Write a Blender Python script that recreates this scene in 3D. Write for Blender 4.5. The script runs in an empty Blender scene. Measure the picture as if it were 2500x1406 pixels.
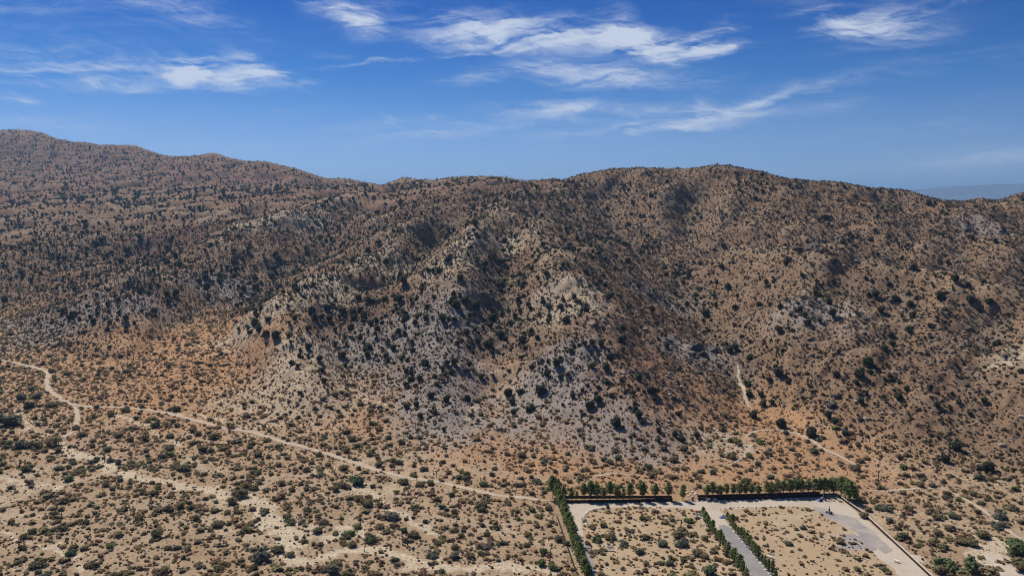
import bpy, bmesh, math, random
import numpy as np
from mathutils import Vector, Matrix, Euler
R = math.radians
random.seed(7); rng = np.random.default_rng(7)
scene = bpy.context.scene

# ------------------------------------------------------------------ camera, sky, sun, exposure
cam_d = bpy.data.cameras.new('camera'); cam = bpy.data.objects.new('camera', cam_d)
scene.collection.objects.link(cam)
cam.location = (0, 0, 80); cam.rotation_euler = (R(90-6.0), 0, 0)
cam_d.sensor_width = 36; cam_d.lens = 1925/2500*36; cam_d.clip_start = 1; cam_d.clip_end = 200000
scene.camera = cam
SUN_AZ, SUN_EL = -34.0, 47.0        # azimuth from +Y towards +X, elevation
world = bpy.data.worlds.new('World'); scene.world = world; world.use_nodes = True
sd = bpy.data.lights.new('sun', 'SUN'); sun = bpy.data.objects.new('sun', sd); scene.collection.objects.link(sun)
sd.energy = 4.9; sd.angle = R(.53); sd.color = (1, .92, .81)
sv = Vector((math.sin(R(SUN_AZ))*math.cos(R(SUN_EL)), math.cos(R(SUN_AZ))*math.cos(R(SUN_EL)), math.sin(R(SUN_EL))))
sun.rotation_euler = sv.to_track_quat('Z', 'Y').to_euler()
scene.view_settings.view_transform = 'Standard'; scene.view_settings.look = 'None'
scene.view_settings.gamma = 1; scene.view_settings.use_curve_mapping = False
scene.view_settings.exposure = 0.15
scene.render.engine = 'CYCLES'
scene.cycles.use_denoising = True; scene.cycles.filter_width = 1.15
scene.cycles.max_bounces = 6; scene.cycles.diffuse_bounces = 2; scene.cycles.glossy_bounces = 2
scene.cycles.transparent_max_bounces = 8; scene.cycles.volume_bounces = 0

NT = world.node_tree; wn = NT.nodes; wl = NT.links
for n in list(wn): wn.remove(n)
def N(tree, t, ins=None, **kw):
    n = tree.nodes.new(t)
    for k, v in kw.items(): setattr(n, k, v)
    for k, v in (ins or {}).items():
        if hasattr(v, 'is_linked') or v.__class__.__name__.startswith('NodeSocket'): tree.links.new(v, n.inputs[k])
        else: n.inputs[k].default_value = v
    return n
def MTH(tree, op, a, b=0.0, c=0.0, clamp=False):
    return N(tree, 'ShaderNodeMath', {0: a, 1: b, 2: c}, operation=op, use_clamp=clamp).outputs[0]
def VM(tree, op, a, b=(0, 0, 0)):
    n = N(tree, 'ShaderNodeVectorMath', {0: a, 1: b}, operation=op); return n.outputs['Value'] if op == 'LENGTH' else n.outputs[0]
def RAMP(tree, fac, stops):
    n = N(tree, 'ShaderNodeValToRGB', {0: fac}); e = n.color_ramp.elements
    while len(e) < len(stops): e.new(.5)
    for el, (p, c) in zip(e, stops): el.position = p; el.color = (*c, 1) if len(c) == 3 else c
    return n.outputs[0]
def MIX(tree, f, a, b, mode='MIX'):
    n = N(tree, 'ShaderNodeMix', {0: f, 6: a, 7: b}, data_type='RGBA', blend_type=mode); return n.outputs[2]

sky = N(NT, 'ShaderNodeTexSky'); sky.sky_type = 'NISHITA'; sky.sun_disc = False
sky.sun_elevation = R(SUN_EL); sky.sun_rotation = R(SUN_AZ)
sky.altitude = 1000; sky.air_density = 1.0; sky.dust_density = .2; sky.ozone_density = 4.0
# cirrus: bands laid out by azimuth and elevation, torn into fibres by stretched noise
dirn = N(NT, 'ShaderNodeTexCoord').outputs['Generated']
sep = N(NT, 'ShaderNodeSeparateXYZ', {0: VM(NT, 'NORMALIZE', dirn)})
az = MTH(NT, 'ARCTAN2', sep.outputs[0], sep.outputs[1]); el = MTH(NT, 'ARCSINE', sep.outputs[2])
# clear, dry, deep blue desert sky: the pale low band turns deep blue within fifteen degrees
tone = RAMP(NT, el, [(0, (.49, .58, .90)), (.031, (.48, .57, .88)), (.077, (.39, .495, .76)), (.150, (.10, .33, .65)), (.235, (.001, .205, .575)), (.60, (.10, .26, .47)), (1.0, (.13, .26, .42))])
deep = MIX(NT, 1.0, sky.outputs[0], tone, 'MULTIPLY')
uv = N(NT, 'ShaderNodeCombineXYZ', {0: az, 1: el, 2: 0.0}).outputs[0]
w1 = N(NT, 'ShaderNodeTexNoise', {'Vector': VM(NT, 'MULTIPLY', uv, (7, 16, 1)), 'Scale': 1.0, 'Detail': 6.0, 'Roughness': .6}).outputs['Color']
w1 = VM(NT, 'SUBTRACT', w1, (.5, .5, .5))
uvw = VM(NT, 'ADD', uv, VM(NT, 'MULTIPLY', w1, (.10, .035, 0)))
uvm = VM(NT, 'ADD', uv, VM(NT, 'MULTIPLY', w1, (.13, .05, 0)))
fib = N(NT, 'ShaderNodeTexNoise', {'Vector': VM(NT, 'MULTIPLY', N(NT, 'ShaderNodeVectorRotate', {'Vector': uvw, 'Angle': R(-6)}, rotation_type='Z_AXIS').outputs[0], (5, 44, 1)), 'Scale': 1.0, 'Detail': 9.0, 'Roughness': .6, 'Distortion': .9}).outputs[0]
fin = N(NT, 'ShaderNodeTexNoise', {'Vector': VM(NT, 'MULTIPLY', N(NT, 'ShaderNodeVectorRotate', {'Vector': uvw, 'Angle': R(9)}, rotation_type='Z_AXIS').outputs[0], (22, 120, 3)), 'Scale': 1.0, 'Detail': 5.0, 'Roughness': .6, 'Distortion': 1.0}).outputs[0]
def azel(px, py):
    a = (px-1250.0)/1925; b = -(py-703.0)/1925; p = R(6)
    d = Vector((a, math.cos(p)+b*math.sin(p), -math.sin(p)+b*math.cos(p))).normalized()
    return math.atan2(d.x, d.y), math.asin(d.z)
CLOUDS = [ # px, py, half width, half height, tilt (deg, + = right end up), weight
 (1160,80,200,38,-2,.95),(1440,88,260,42,-5,.95),(1520,60,85,38,-20,.8),(1650,108,170,36,-6,1.15),(1770,92,55,40,30,.9),
 (560,176,160,32,-6,1.2),(460,172,45,34,-40,.9),(610,152,80,24,-25,.7),(210,165,340,44,0,.62),(120,192,230,20,0,.45),(1480,178,280,36,-3,.85),
 (1350,262,200,24,0,.95),(890,52,55,40,-35,.8),(830,22,130,36,-15,.42),(2100,62,170,44,-8,.85),(2200,60,220,70,5,.35),(1960,40,120,60,-25,.35),
 (1150,205,85,20,3,.5),(940,290,30,16,0,.42),(1040,284,18,9,0,.35),(1700,275,320,50,2,.42),(1050,320,280,34,5,.6),
 (2000,225,560,36,8,.46),(1000,140,210,6,9,.75),(20,242,60,13,0,.55),(440,22,170,24,-6,.38),(120,60,480,100,0,.28),(820,132,70,14,0,.4),
 (1500,320,240,16,3,.55),(2350,400,420,34,3,.5),(640,366,90,5,3,.35),(60,290,200,20,-3,.25),(950,10,260,30,-5,.4),(1600,375,500,40,0,.16)]
acc = None
for px, py, hw, hh, tilt, w in CLOUDS:
    a0, e0 = azel(px, py)
    m = N(NT, 'ShaderNodeMapping', {'Vector': uvm, 'Location': (a0, e0, 0), 'Rotation': (0, 0, R(tilt)), 'Scale': (hw/1925, hh/1925, 1)}, vector_type='TEXTURE').outputs[0]
    d = VM(NT, 'LENGTH', m)
    v = N(NT, 'ShaderNodeMapRange', {0: d, 1: 1.45, 2: .0, 3: 0.0, 4: w*1.12}, interpolation_type='SMOOTHSTEP').outputs[0]
    acc = v if acc is None else MTH(NT, 'ADD', acc, v)
# the rest of the sky carries the same thin veil
veil = N(NT, 'ShaderNodeTexNoise', {'Vector': VM(NT, 'MULTIPLY', uvw, (2.2, 9, 1)), 'Scale': 1.0, 'Detail': 4.0}).outputs[0]
veil = N(NT, 'ShaderNodeMapRange', {0: veil, 1: .38, 2: .8, 3: 0.02, 4: .5}).outputs[0]
acc = MTH(NT, 'ADD', acc, veil)
tex = MTH(NT, 'ADD', MTH(NT, 'MULTIPLY', fib, 3.0), MTH(NT, 'MULTIPLY', fin, 1.5))
tex = MTH(NT, 'SUBTRACT', tex, 1.62)
alpha = N(NT, 'ShaderNodeMapRange', {0: MTH(NT, 'MULTIPLY', acc, tex), 1: .03, 2: 1.5, 3: 0.0, 4: .9}, interpolation_type='SMOOTHSTEP').outputs[0]
horizon = N(NT, 'ShaderNodeMapRange', {0: el, 1: 0.0, 2: .05, 3: 0.0, 4: 1.0}).outputs[0]
alpha = MTH(NT, 'MULTIPLY', alpha, horizon)
CLOUD_COL = (6.2, 6.7, 7.7, 1)
bg = N(NT, 'ShaderNodeBackground', {0: MIX(NT, alpha, deep, CLOUD_COL), 1: .1})
wo = N(NT, 'ShaderNodeOutputWorld'); wl.new(bg.outputs[0], wo.inputs[0])
# ------------------------------------------------------------------ terrain
H_CAM = 80.0; PITCH = math.radians(6.0); FPX = 1925.0
def ray(px, py):
    a = (px-1250.0)/FPX; b = -(py-703.0)/FPX
    return np.array([a, math.cos(PITCH)+b*math.sin(PITCH), -math.sin(PITCH)+b*math.cos(PITCH)])
def at_depth(px, py, D):
    d = ray(px, py); return (d[0]*D/d[1], D, H_CAM+d[2]*D/d[1])
BASE_Y0, BASE_S = 240.0, 0.022
def base_z(y): return np.maximum(0, np.asarray(y, float)-BASE_Y0)*BASE_S
def on_plain(px, py):
    d = ray(px, py); t = -d[2]/d[1]
    D = H_CAM/t
    if D > BASE_Y0: D = (H_CAM+BASE_S*BASE_Y0)/(t+BASE_S)
    return (d[0]*D/d[1], D, float(base_z(D)))

def _hash(ix, iy, seed):
    h = (ix.astype(np.int64)*374761393 + iy.astype(np.int64)*668265263 + seed*974634777) & 0xFFFFFFFF
    h = ((h ^ (h >> 13))*1274126177) & 0xFFFFFFFF
    h = (h ^ (h >> 16))
    return h
def pnoise(x, y, seed=0):
    ix = np.floor(x); iy = np.floor(y); fx = x-ix; fy = y-iy
    u = fx*fx*fx*(fx*(fx*6-15)+10); v = fy*fy*fy*(fy*(fy*6-15)+10)
    def g(dx, dy):
        a = _hash(ix+dx, iy+dy, seed)/4294967296.0*6.2831853
        return np.cos(a)*(fx-dx)+np.sin(a)*(fy-dy)
    n00, n10, n01, n11 = g(0,0), g(1,0), g(0,1), g(1,1)
    a = n00+u*(n10-n00); b = n01+u*(n11-n01)
    return (a+v*(b-a))*1.5
def fbm(x, y, scale, octs=4, seed=0, gain=.5):
    s = 0; a = 1; f = 1/scale; t = 0
    for o in range(octs):
        s = s+a*pnoise(x*f+o*17.3, y*f-o*9.1, seed+o); t += a; a *= gain; f *= 2.03
    return s/t
def ridged(x, y, scale, octs=4, seed=0, gain=.5):
    s = 0; a = 1; f = 1/scale; t = 0
    for o in range(octs):
        s = s+a*(1-2*np.abs(pnoise(x*f+o*7.7, y*f+o*3.1, seed+o))); t += a; a *= gain; f *= 2.1
    return s/t

DX = 6.0; GX0, GX1, GY0, GY1 = -2100.0, 1701.0, 140.0, 3100.0
GNX = int((GX1-GX0)/DX)+1; GNY = int((GY1-GY0)/DX)+1
gx = GX0+np.arange(GNX)*DX; gy = GY0+np.arange(GNY)*DX
XX, YY = np.meshgrid(gx, gy)

# where the plain meets the hills, left to right (traced points on the plain)
FOOT = [(-900,800),(-500,800),(-200,795),(0,790),(40,835),(150,862),(300,875),(375,835),(400,800),(470,785),(535,785),(575,840),
        (620,900),(670,960),(730,1015),(790,1015),(840,975),(832,930),(822,905),(850,925),(900,985),(980,1020),(1090,1052),
        (1145,1010),(1165,965),(1200,935),(1230,965),(1300,1020),(1400,1065),(1520,1095),(1640,1095),(1740,1050),
        (1800,1000),(1795,960),(1778,915),(1800,935),(1870,985),(1960,1045),(2060,1100),(2200,1155),(2350,1200),(2500,1232),
        (2700,1280),(3000,1330),(3400,1400)]
RIDGES = [
 # far left range skyline
 [(-700,330,2600),(-300,322,2500),(0,318,2450),(40,315,2420),(100,321,2350),(135,338,2300),(200,347,2250),(280,354,2200),(330,354,2150),(370,370,2100),
  (410,381,2050),(480,379,2000),(525,372,1950),(560,385,1900),(600,392,1850),(650,393,1800),(720,410,1750),(790,435,1700),(850,436,1700),(935,453,1700)],
 [(200,347,2250),(150,400,1950),(60,440,1750)],
 [(330,354,2150),(300,400,1900),(280,440,1700)],
 [(525,372,1950),(510,410,1750),(520,450,1550)],
 [(650,393,1800),(700,430,1600),(740,458,1500)],
 # middle distance low hills
 [(935,453,1500),(985,430,1400),(1030,436,1400),(1060,440,1400),(1100,432,1330),(1180,427,1250),(1240,433,1200),(1285,441,1150),(1330,440,1080),(1372,440,980)],
 [(1180,427,1250),(1150,450,1050),(1150,470,880)],
 [(1330,434,2700),(1350,432,2700),(1370,436,2700)],
 # main hill skyline
 [(1372,440,980),(1400,430,930),(1450,419,880),(1500,411,840),(1600,410,800),(1700,410,780),(1760,406,760),(1800,411,750),(1850,416,740),(1920,432,720),
  (2000,440,705),(2060,443,695),(2130,457,685),(2190,460,675),(2220,463,665),(2250,475,650),(2290,486,640)],
 [(2290,487,640),(2350,491,660),(2390,483,680),(2440,485,680),(2500,468,680),(2700,450,700),(3000,440,700)],
 [(1795,412,735),(1765,475,690),(1745,540,640),(1760,600,590),(1765,625,575)],
 [(1500,408,840),(1470,440,810),(1430,480,790),(1425,520,740),(1400,560,690)],
 [(1600,407,800),(1610,450,750),(1620,510,700),(1640,570,650),(1650,620,610)],
 [(1920,432,720),(1930,480,650),(1960,540,590),(1990,580,560)],
 [(2060,443,695),(2110,500,620),(2170,560,560),(2230,600,530)],
 [(2290,486,640),(2330,540,570),(2380,600,520),(2440,650,480)],
 # right hill crest and spurs
 [(1808,612,525),(1900,610,470),(1980,615,430),(2136,635,405),(2292,692,365),(2500,740,330),(2800,800,300)],
 [(1808,612,525),(1790,660,490),(1800,720,450),(1800,790,405),(1815,850,372)],
 [(1980,615,430),(1960,700,395),(1930,800,350),(1915,880,325),(1920,950,300)],
 [(2136,635,405),(2110,760,350),(2080,880,310),(2050,980,285),(2040,1050,265)],
 [(2292,692,365),(2290,800,325),(2270,920,285),(2250,1040,255),(2250,1110,240)],
 [(2500,740,330),(2500,860,290),(2480,1000,255),(2450,1120,230)],
 # central spur
 [(1150,470,880),(1250,530,640),(1340,620,480),(1390,700,410),(1440,800,350),(1520,920,300),(1600,1020,270),(1640,1075,256)],
 [(1390,700,410),(1350,780,375),(1330,870,335),(1320,950,305),(1330,1010,285)],
 # grey spur
 [(1100,1040,275),(1090,960,302),(1070,880,332),(1075,800,372),(1150,715,412),(1130,640,470),(1160,575,540),(1200,530,620),(1225,510,690)],
 [(1075,800,372),(1000,830,375),(950,890,355),(935,950,330)],
 [(1130,640,470),(1040,690,470),(960,740,445),(900,800,410),(880,860,380)],
 # pale spur with a notch, and the long pale crest behind it
 [(752,1005,290),(745,920,322),(740,830,367),(700,770,402),(760,690,470),(860,670,510),(940,648,555),(1000,605,620),(1050,550,700),(1100,500,800),(1150,470,880)],
 [(760,690,470),(680,730,450),(610,770,440),(570,800,435)],
 [(860,670,510),(850,720,460),(840,780,425)],
 # left ridge
 [(50,806,458),(130,770,475),(250,712,500),(320,674,520),(390,660,560),(450,655,590),(600,650,640),(700,606,700),(690,565,750),(728,516,810),(800,500,900),(900,480,1000)],
 [(320,674,520),(340,740,475),(335,800,435)],
 [(600,650,640),(550,700,580),(505,745,535)],
 [(-200,690,560),(-60,640,640),(60,600,730),(200,560,830),(350,528,950),(500,488,1080)],
 [(-300,560,900),(-100,530,1000),(100,500,1150),(300,480,1300)],
 [(728,516,800),(650,540,760),(560,580,700),(500,620,640)],
]
VALLEYS = [
 [(1773,890,370),(1746,858,395),(1725,822,417),(1700,757,470),(1678,735,490),(1652,695,530),(1585,640,590),(1530,577,660),(1490,540,725),(1455,490,790),(1420,455,860)],
 [(1652,695,530),(1751,652,560),(1850,632,555),(2000,632,510),(2200,690,460),(2400,745,430),(2700,830,390)],
 [(1585,640,590),(1680,600,640),(1700,540,680),(1700,470,730)],
 [(1900,930,310),(1880,850,345),(1870,770,390),(1880,700,430)],
 [(2010,1010,282),(2010,900,315),(2020,800,355),(2050,700,400)],
 [(2150,1080,255),(2170,960,290),(2190,840,330),(2210,740,370)],
 [(2380,1140,235),(2390,1020,262),(2400,900,295),(2410,800,330)],
 [(1200,928,345),(1213,880,366),(1228,800,412),(1235,720,455),(1245,645,522),(1262,590,590),(1230,540,670)],
 [(1230,955,310),(1270,880,345),(1290,800,385),(1310,720,425)],
 [(1010,990,302),(1000,920,330),(1020,850,365)],
 [(816,893,374),(800,865,394),(830,803,440),(875,752,482),(950,705,525),(1020,645,600),(1060,590,690),(1085,540,780)],
 [(560,765,525),(600,740,560),(655,705,600),(725,645,670),(800,595,730),(850,550,800),(930,520,900)],
 [(-60,780,510),(100,765,540),(200,745,565),(300,698,615),(430,612,730),(480,560,830),(600,520,950)],
 [(-300,660,700),(-50,600,850),(150,540,1000),(400,500,1150)],
 [(-700,440,1800),(-200,432,1750),(0,428,1700),(150,434,1650),(300,443,1600),(500,453,1540),(700,461,1460),(850,463,1380),(935,463,1300)],
 [(-600,500,1350),(-200,497,1300),(100,490,1250),(400,478,1220),(700,474,1180),(900,474,1100),(1000,482,1000)],
 [(960,462,1290),(1100,455,1150),(1250,458,1040)],
]
def _poly3(lst): return [at_depth(*p) for p in lst]
def densify(pts, step):
    out = []
    for a, b in zip(pts[:-1], pts[1:]):
        n = max(1, int(math.dist(a[:2], b[:2])/step))
        for k in range(n): out.append([a[i]+(b[i]-a[i])*k/n for i in range(len(a))])
    out.append(list(pts[-1])); return np.array(out)
foot_w = np.array([on_plain(*p) for p in FOOT])
# the plain: in front of the foot line (even-odd polygon test on the grid)
def in_poly(X, Y, poly):
    ins = np.zeros(X.shape, bool); n = len(poly)
    for i in range(n):
        x0, y0 = poly[i][:2]; x1, y1 = poly[(i+1) % n][:2]
        if y0 == y1: continue
        c = ((y0 > Y) != (y1 > Y)) & (X < (x1-x0)*(Y-y0)/(y1-y0)+x0)
        ins ^= c
    return ins
plain_poly = [tuple(p[:2]) for p in foot_w]+[(3000, foot_w[-1][1]), (3000, -500), (-4000, -500), (-4000, foot_w[0][1])]
def solve_laplace(fixed, val, it=(400, 300, 250, 200)):
    # coarse-to-fine relaxation
    levels = [(fixed, val)]
    F, V = fixed, val
    for l in range(4):
        ny, nx = (F.shape[0]+1)//2*2, (F.shape[1]+1)//2*2
        Fp = np.zeros((ny, nx), bool); Vp = np.zeros((ny, nx))
        Fp[:F.shape[0], :F.shape[1]] = F; Vp[:F.shape[0], :F.shape[1]] = np.where(F, V, 0)
        c = Fp.reshape(ny//2, 2, nx//2, 2).sum((1, 3)); s = Vp.reshape(ny//2, 2, nx//2, 2).sum((1, 3))
        F, V = c > 0, s/np.maximum(c, 1); levels.append((F, V))
    Z = np.full(levels[-1][0].shape, 50.0)
    for l in range(len(levels)-1, -1, -1):
        F, V = levels[l]
        if Z.shape != F.shape:
            Z = np.repeat(np.repeat(Z, 2, 0), 2, 1)[:F.shape[0], :F.shape[1]]
        Z = np.where(F, V, Z)
        for k in range(500 if l == len(levels)-1 else 160):
            P = np.pad(Z, 1, mode='edge')
            N = (P[:-2, 1:-1]+P[2:, 1:-1]+P[1:-1, :-2]+P[1:-1, 2:])*.25
            Z = np.where(F, V, N)
    return Z
fixed = np.zeros(XX.shape, bool); val = np.zeros(XX.shape)
plain = in_poly(XX, YY, plain_poly)
fixed |= plain; val[plain] = base_z(YY)[plain]
sky_pts = []
def stamp(pts, drop=0):
    for x, y, z in densify(pts, DX*.5):
        i = int(round((x-GX0)/DX)); j = int(round((y-GY0)/DX))
        if 0 <= i < GNX and 0 <= j < GNY and not plain[j, i]:
            fixed[j, i] = True; val[j, i] = z
for v in VALLEYS: stamp([(x, y, z-min(7, .22*max(0, z-float(base_z(y)))*(y < 800))) for x, y, z in _poly3(v)])
for r in RIDGES: stamp(_poly3(r))
# the land falls away again behind the skylines
for r, back, z in ((RIDGES[0], 500, 60), (RIDGES[5], 350, 60), (RIDGES[8], 260, 50), (RIDGES[9], 260, 40)):
    stamp([(x*1.02, y+back, z) for x, y, _ in _poly3(r)])
fixed[-1, :] = True; val[-1, :] = 30
ZB = solve_laplace(fixed, val)

def blur(Z, n=1):
    for _ in range(n):
        P = np.pad(Z, 1, mode='edge')
        Z = (P[:-2, 1:-1]+P[2:, 1:-1]+P[1:-1, :-2]+P[1:-1, 2:]+4*P[1:-1, 1:-1])/8
    return Z
hill = ZB-base_z(YY)
hillw = np.clip(hill/25.0, 0, 1)*(~plain)
hw2=hillw
wx = XX+14*fbm(XX, YY, 60, 3, 5); wy = YY+14*fbm(XX, YY, 60, 3, 9)
amp = np.clip(YY/600, .8, 1.4)
ZE = ZB+hillw*(12*ridged(wx, wy, 110, 4, 11)-4)*amp+hillw*6*ridged(wx, wy, 48, 3, 17)+hillw*4*fbm(XX, YY, 25, 3, 21)-hillw*3

def erode(Z, fixed, iters, K, m=.45, diff=.06):
    ny, nx = Z.shape; N = ny*nx
    idx = np.arange(N).reshape(ny, nx)
    offs = [(-1,0),(1,0),(0,-1),(0,1),(-1,-1),(-1,1),(1,-1),(1,1)]
    fx = fixed.ravel().tolist()
    for it in range(iters):
        P = np.pad(Z, 1, mode='edge'); I = np.pad(idx, 1, mode='edge')
        best = np.zeros(Z.shape); rec = idx.copy(); dist = np.ones(Z.shape)
        for dy, dx in offs:
            d = DX*(1.41421 if dy and dx else 1.0)
            s = (Z-P[1+dy:1+dy+ny, 1+dx:1+dx+nx])/d
            b = s > best
            best = np.where(b, s, best); rec = np.where(b, I[1+dy:1+dy+ny, 1+dx:1+dx+nx], rec); dist = np.where(b, d, dist)
        z = Z.ravel(); order = np.argsort(-z, kind='stable').tolist(); r = rec.ravel().tolist()
        A = [1.0]*N
        for i in order:
            j = r[i]
            if j != i: A[j] += A[i]
        A = np.array(A)
        Fk = (K*np.power(np.minimum(A, 3000)*DX*DX, m)/dist.ravel()).tolist()
        zl = z.tolist()
        for i in reversed(order):
            if fx[i]: continue
            j = r[i]
            if j != i:
                f = Fk[i]; zl[i] = (zl[i]+f*zl[j])/(1+f)
        Z = np.array(zl).reshape(ny, nx)
        P = np.pad(Z, 1, mode='edge')
        L = (P[:-2, 1:-1]+P[2:, 1:-1]+P[1:-1, :-2]+P[1:-1, 2:])*.25-Z
        Z = np.where(fixed, Z, Z+L*diff*4)
    return Z, A.reshape(ny, nx)
ZE, ACC = erode(ZE, plain | (XX < GX0+DX) | (YY > GY1-DX*2), 18, 0.014, diff=.03)
# pull the eroded land back onto the measured ridge lines
num = np.zeros(XX.shape); den = np.full(XX.shape, .02)
def pull(pts, w=1.0):
    global num, den
    for x, y, z in densify(pts, 40):
        i = int(round((x-GX0)/DX)); j = int(round((y-GY0)/DX))
        if not (0 <= i < GNX and 0 <= j < GNY): continue
        s = 22.0+y*.02; R = int(3*s/DX)
        i0, i1, j0, j1 = max(0, i-R), min(GNX, i+R+1), max(0, j-R), min(GNY, j+R+1)
        k = np.exp(-((XX[j0:j1, i0:i1]-x)**2+(YY[j0:j1, i0:i1]-y)**2)/(2*s*s))*w
        num[j0:j1, i0:i1] += k*(z-ZE[max(0,j-1):j+2, max(0,i-1):i+2].mean()); den[j0:j1, i0:i1] += k
for r in RIDGES: pull(_poly3(r))
ZE = ZE+np.where(plain, 0, num/den)
ZE = blur(ZE, 1)
ZE = ZE+.45*np.clip(hill/15, 0, 1)*(ZE-blur(ZE, 14))      # cut the gullies deeper, leave the spurs standing
ZE = np.maximum(ZE, base_z(YY)-.2)
ZE = np.where(plain, base_z(YY), ZE)
ZE = np.where((YY < 236) & plain & (XX < 215), base_z(YY), blur(ZE, 3))
num[:] = 0; den[:] = .02
for r in RIDGES: pull(_poly3(r))
ZE = ZE+np.where(plain, 0, num/den)
# nothing rises over the skyline seen from the valley
SKYL = [(-900,335),(-300,324),(0,318),(40,315),(100,321),(135,338),(200,347),(280,354),(330,354),(370,370),(410,381),(480,379),(525,372),(560,385),(600,392),(650,393),(720,410),(790,435),(850,436),(935,452),(985,431),(1030,436),(1060,440),(1100,432),(1180,427),
 (1240,432),(1285,441),(1330,437),(1350,434),(1372,440),(1400,429),(1450,417),(1500,409),(1600,408),(1700,407),(1740,402),(1760,401),(1800,404),(1850,413),(1920,432),(2000,440),(2060,444),(2130,457),(2220,463),(2250,475),(2290,486),(2350,490),(2390,484),(2440,485),(2500,468),(2700,450),(3100,440)]
sk = np.array([[ray(*p)[0]/ray(*p)[1], ray(*p)[2]/ray(*p)[1]] for p in SKYL])
cap = H_CAM+YY*np.interp(XX/YY, sk[:, 0], sk[:, 1])-2.0
over = ZE-cap; ZE = np.where((over > -3) & (YY > 400), cap-3+3*(1-np.exp(-(np.maximum(over, -3)+3)/3)), ZE)
HREL = ZE-base_z(YY)
CURV = ZE-blur(ZE, 20)            # above zero on ridges, below in gullies
CURVS = ZE-blur(ZE, 5)
def bil(G, x, y):
    u = np.clip((np.asarray(x, float)-GX0)/DX, 0, GNX-1.001); v = np.clip((np.asarray(y, float)-GY0)/DX, 0, GNY-1.001)
    i = u.astype(int); j = v.astype(int); fu = u-i; fv = v-j
    return (G[j, i]*(1-fu)+G[j, i+1]*fu)*(1-fv)+(G[j+1, i]*(1-fu)+G[j+1, i+1]*fu)*fv
def bicub(G, x, y):
    # Catmull-Rom
    u = np.clip((np.asarray(x, float)-GX0)/DX, 1, GNX-3.001); v = np.clip((np.asarray(y, float)-GY0)/DX, 1, GNY-3.001)
    i = u.astype(int); j = v.astype(int); fu = u-i; fv = v-j
    def w(t): return (-.5*t+t*t-.5*t**3, 1-2.5*t*t+1.5*t**3, .5*t+2*t*t-1.5*t**3, -.5*t*t+.5*t**3)
    wu, wv = w(fu), w(fv); s = 0
    for b in range(4):
        row = 0
        for a in range(4): row = row+wu[a]*G[j+b-1, i+a-1]
        s = s+wv[b]*row
    return s
def rough(x, y):
    h = np.clip(bil(HREL, x, y)/10.0, 0, 1)*(1-np.clip((np.hypot(x, y)-2800)/400, 0, 1))
    e = ((np.abs(x-np.clip(x, GX0, GX1)) < 1) & (y > GY0)).astype(float)
    r = 2.4*ridged(x+5*fbm(x, y, 30, 2, 31), y, 26, 3, 33)-.8+1.2*fbm(x, y, 7, 3, 41)+.8*ridged(x, y, 11, 2, 43)-.3
    rock = np.clip(fbm(x, y, 45, 3, 51)*2.2-.15, 0, 1)
    r = r+rock*2.2*np.abs(fbm(x, y, 5, 3, 61))*2
    return h*e*r
def height(x, y):
    x = np.asarray(x, float); y = np.asarray(y, float)
    z = np.where(y < GY0+DX*2, base_z(y), bicub(ZE, x, y))
    far = np.clip((np.hypot(x, y)-3000)/2500, 0, 1); z = z*(1-far)-far*30
    lot = np.clip((y-228)/40+np.clip((20-x)/25, 0, 1)+np.clip((x-175)/25, 0, 1), 0, 1)
    wash = .35*fbm(x, y, 30, 3, 71)*lot*np.clip(1-bil(HREL, x, y)/6, 0, 1)
    return z+rough(x, y)+wash
def hit(px, py, d0=120.0, d1=3000.0):
    d = ray(px, py); D = d0*np.power(d1/d0, np.linspace(0, 1, 900))
    X = d[0]/d[1]*D; Z = H_CAM+d[2]/d[1]*D
    below = height(X, D) > Z
    if not below.any(): return None
    k = int(np.argmax(below)); k = max(k, 1)
    lo, hi = D[k-1], D[k]
    DD = np.linspace(lo, hi, 20); X = d[0]/d[1]*DD; Z = H_CAM+d[2]/d[1]*DD
    b = height(X, DD) > Z; q = int(np.argmax(b)) if b.any() else 19
    return float(X[q]), float(DD[q]), float(height(X[q:q+1], DD[q:q+1])[0])
# ------------------------------------------------------------------ helpers
def link(o): scene.collection.objects.link(o); return o
def tag(o, label=None, cat=None, group=None, kind=None):
    if label: o['label'] = label
    if cat: o['category'] = cat
    if group: o['group'] = group
    if kind: o['kind'] = kind
    return o
def mesh_np(name, co, faces, mats, mi=None, smooth=False):
    me = bpy.data.meshes.new(name); co = np.asarray(co, float); faces = np.asarray(faces)
    me.vertices.add(len(co)); me.vertices.foreach_set('co', co.ravel())
    me.loops.add(faces.size); me.loops.foreach_set('vertex_index', faces.ravel().astype(np.int32))
    me.polygons.add(len(faces)); me.polygons.foreach_set('loop_start', (np.arange(len(faces))*faces.shape[1]).astype(np.int32))
    for m in mats: me.materials.append(m)
    if mi is not None: me.polygons.foreach_set('material_index', np.asarray(mi, np.int32))
    if smooth: me.polygons.foreach_set('use_smooth', np.ones(len(faces), bool))
    me.update(calc_edges=True); return me
def bm_obj(name, bm, m, parent=None, smooth=False):
    me = bpy.data.meshes.new(name); bm.normal_update(); bm.to_mesh(me); bm.free()
    for mm in (m if isinstance(m, (list, tuple)) else [m]): me.materials.append(mm)
    if smooth:
        for p in me.polygons: p.use_smooth = True
    o = link(bpy.data.objects.new(name, me)); o.parent = parent; return o
def empty(name, loc, rz=0):
    o = link(bpy.data.objects.new(name, None)); o.location = loc; o.rotation_euler = (0, 0, rz); o.empty_display_size = .3; return o
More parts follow.
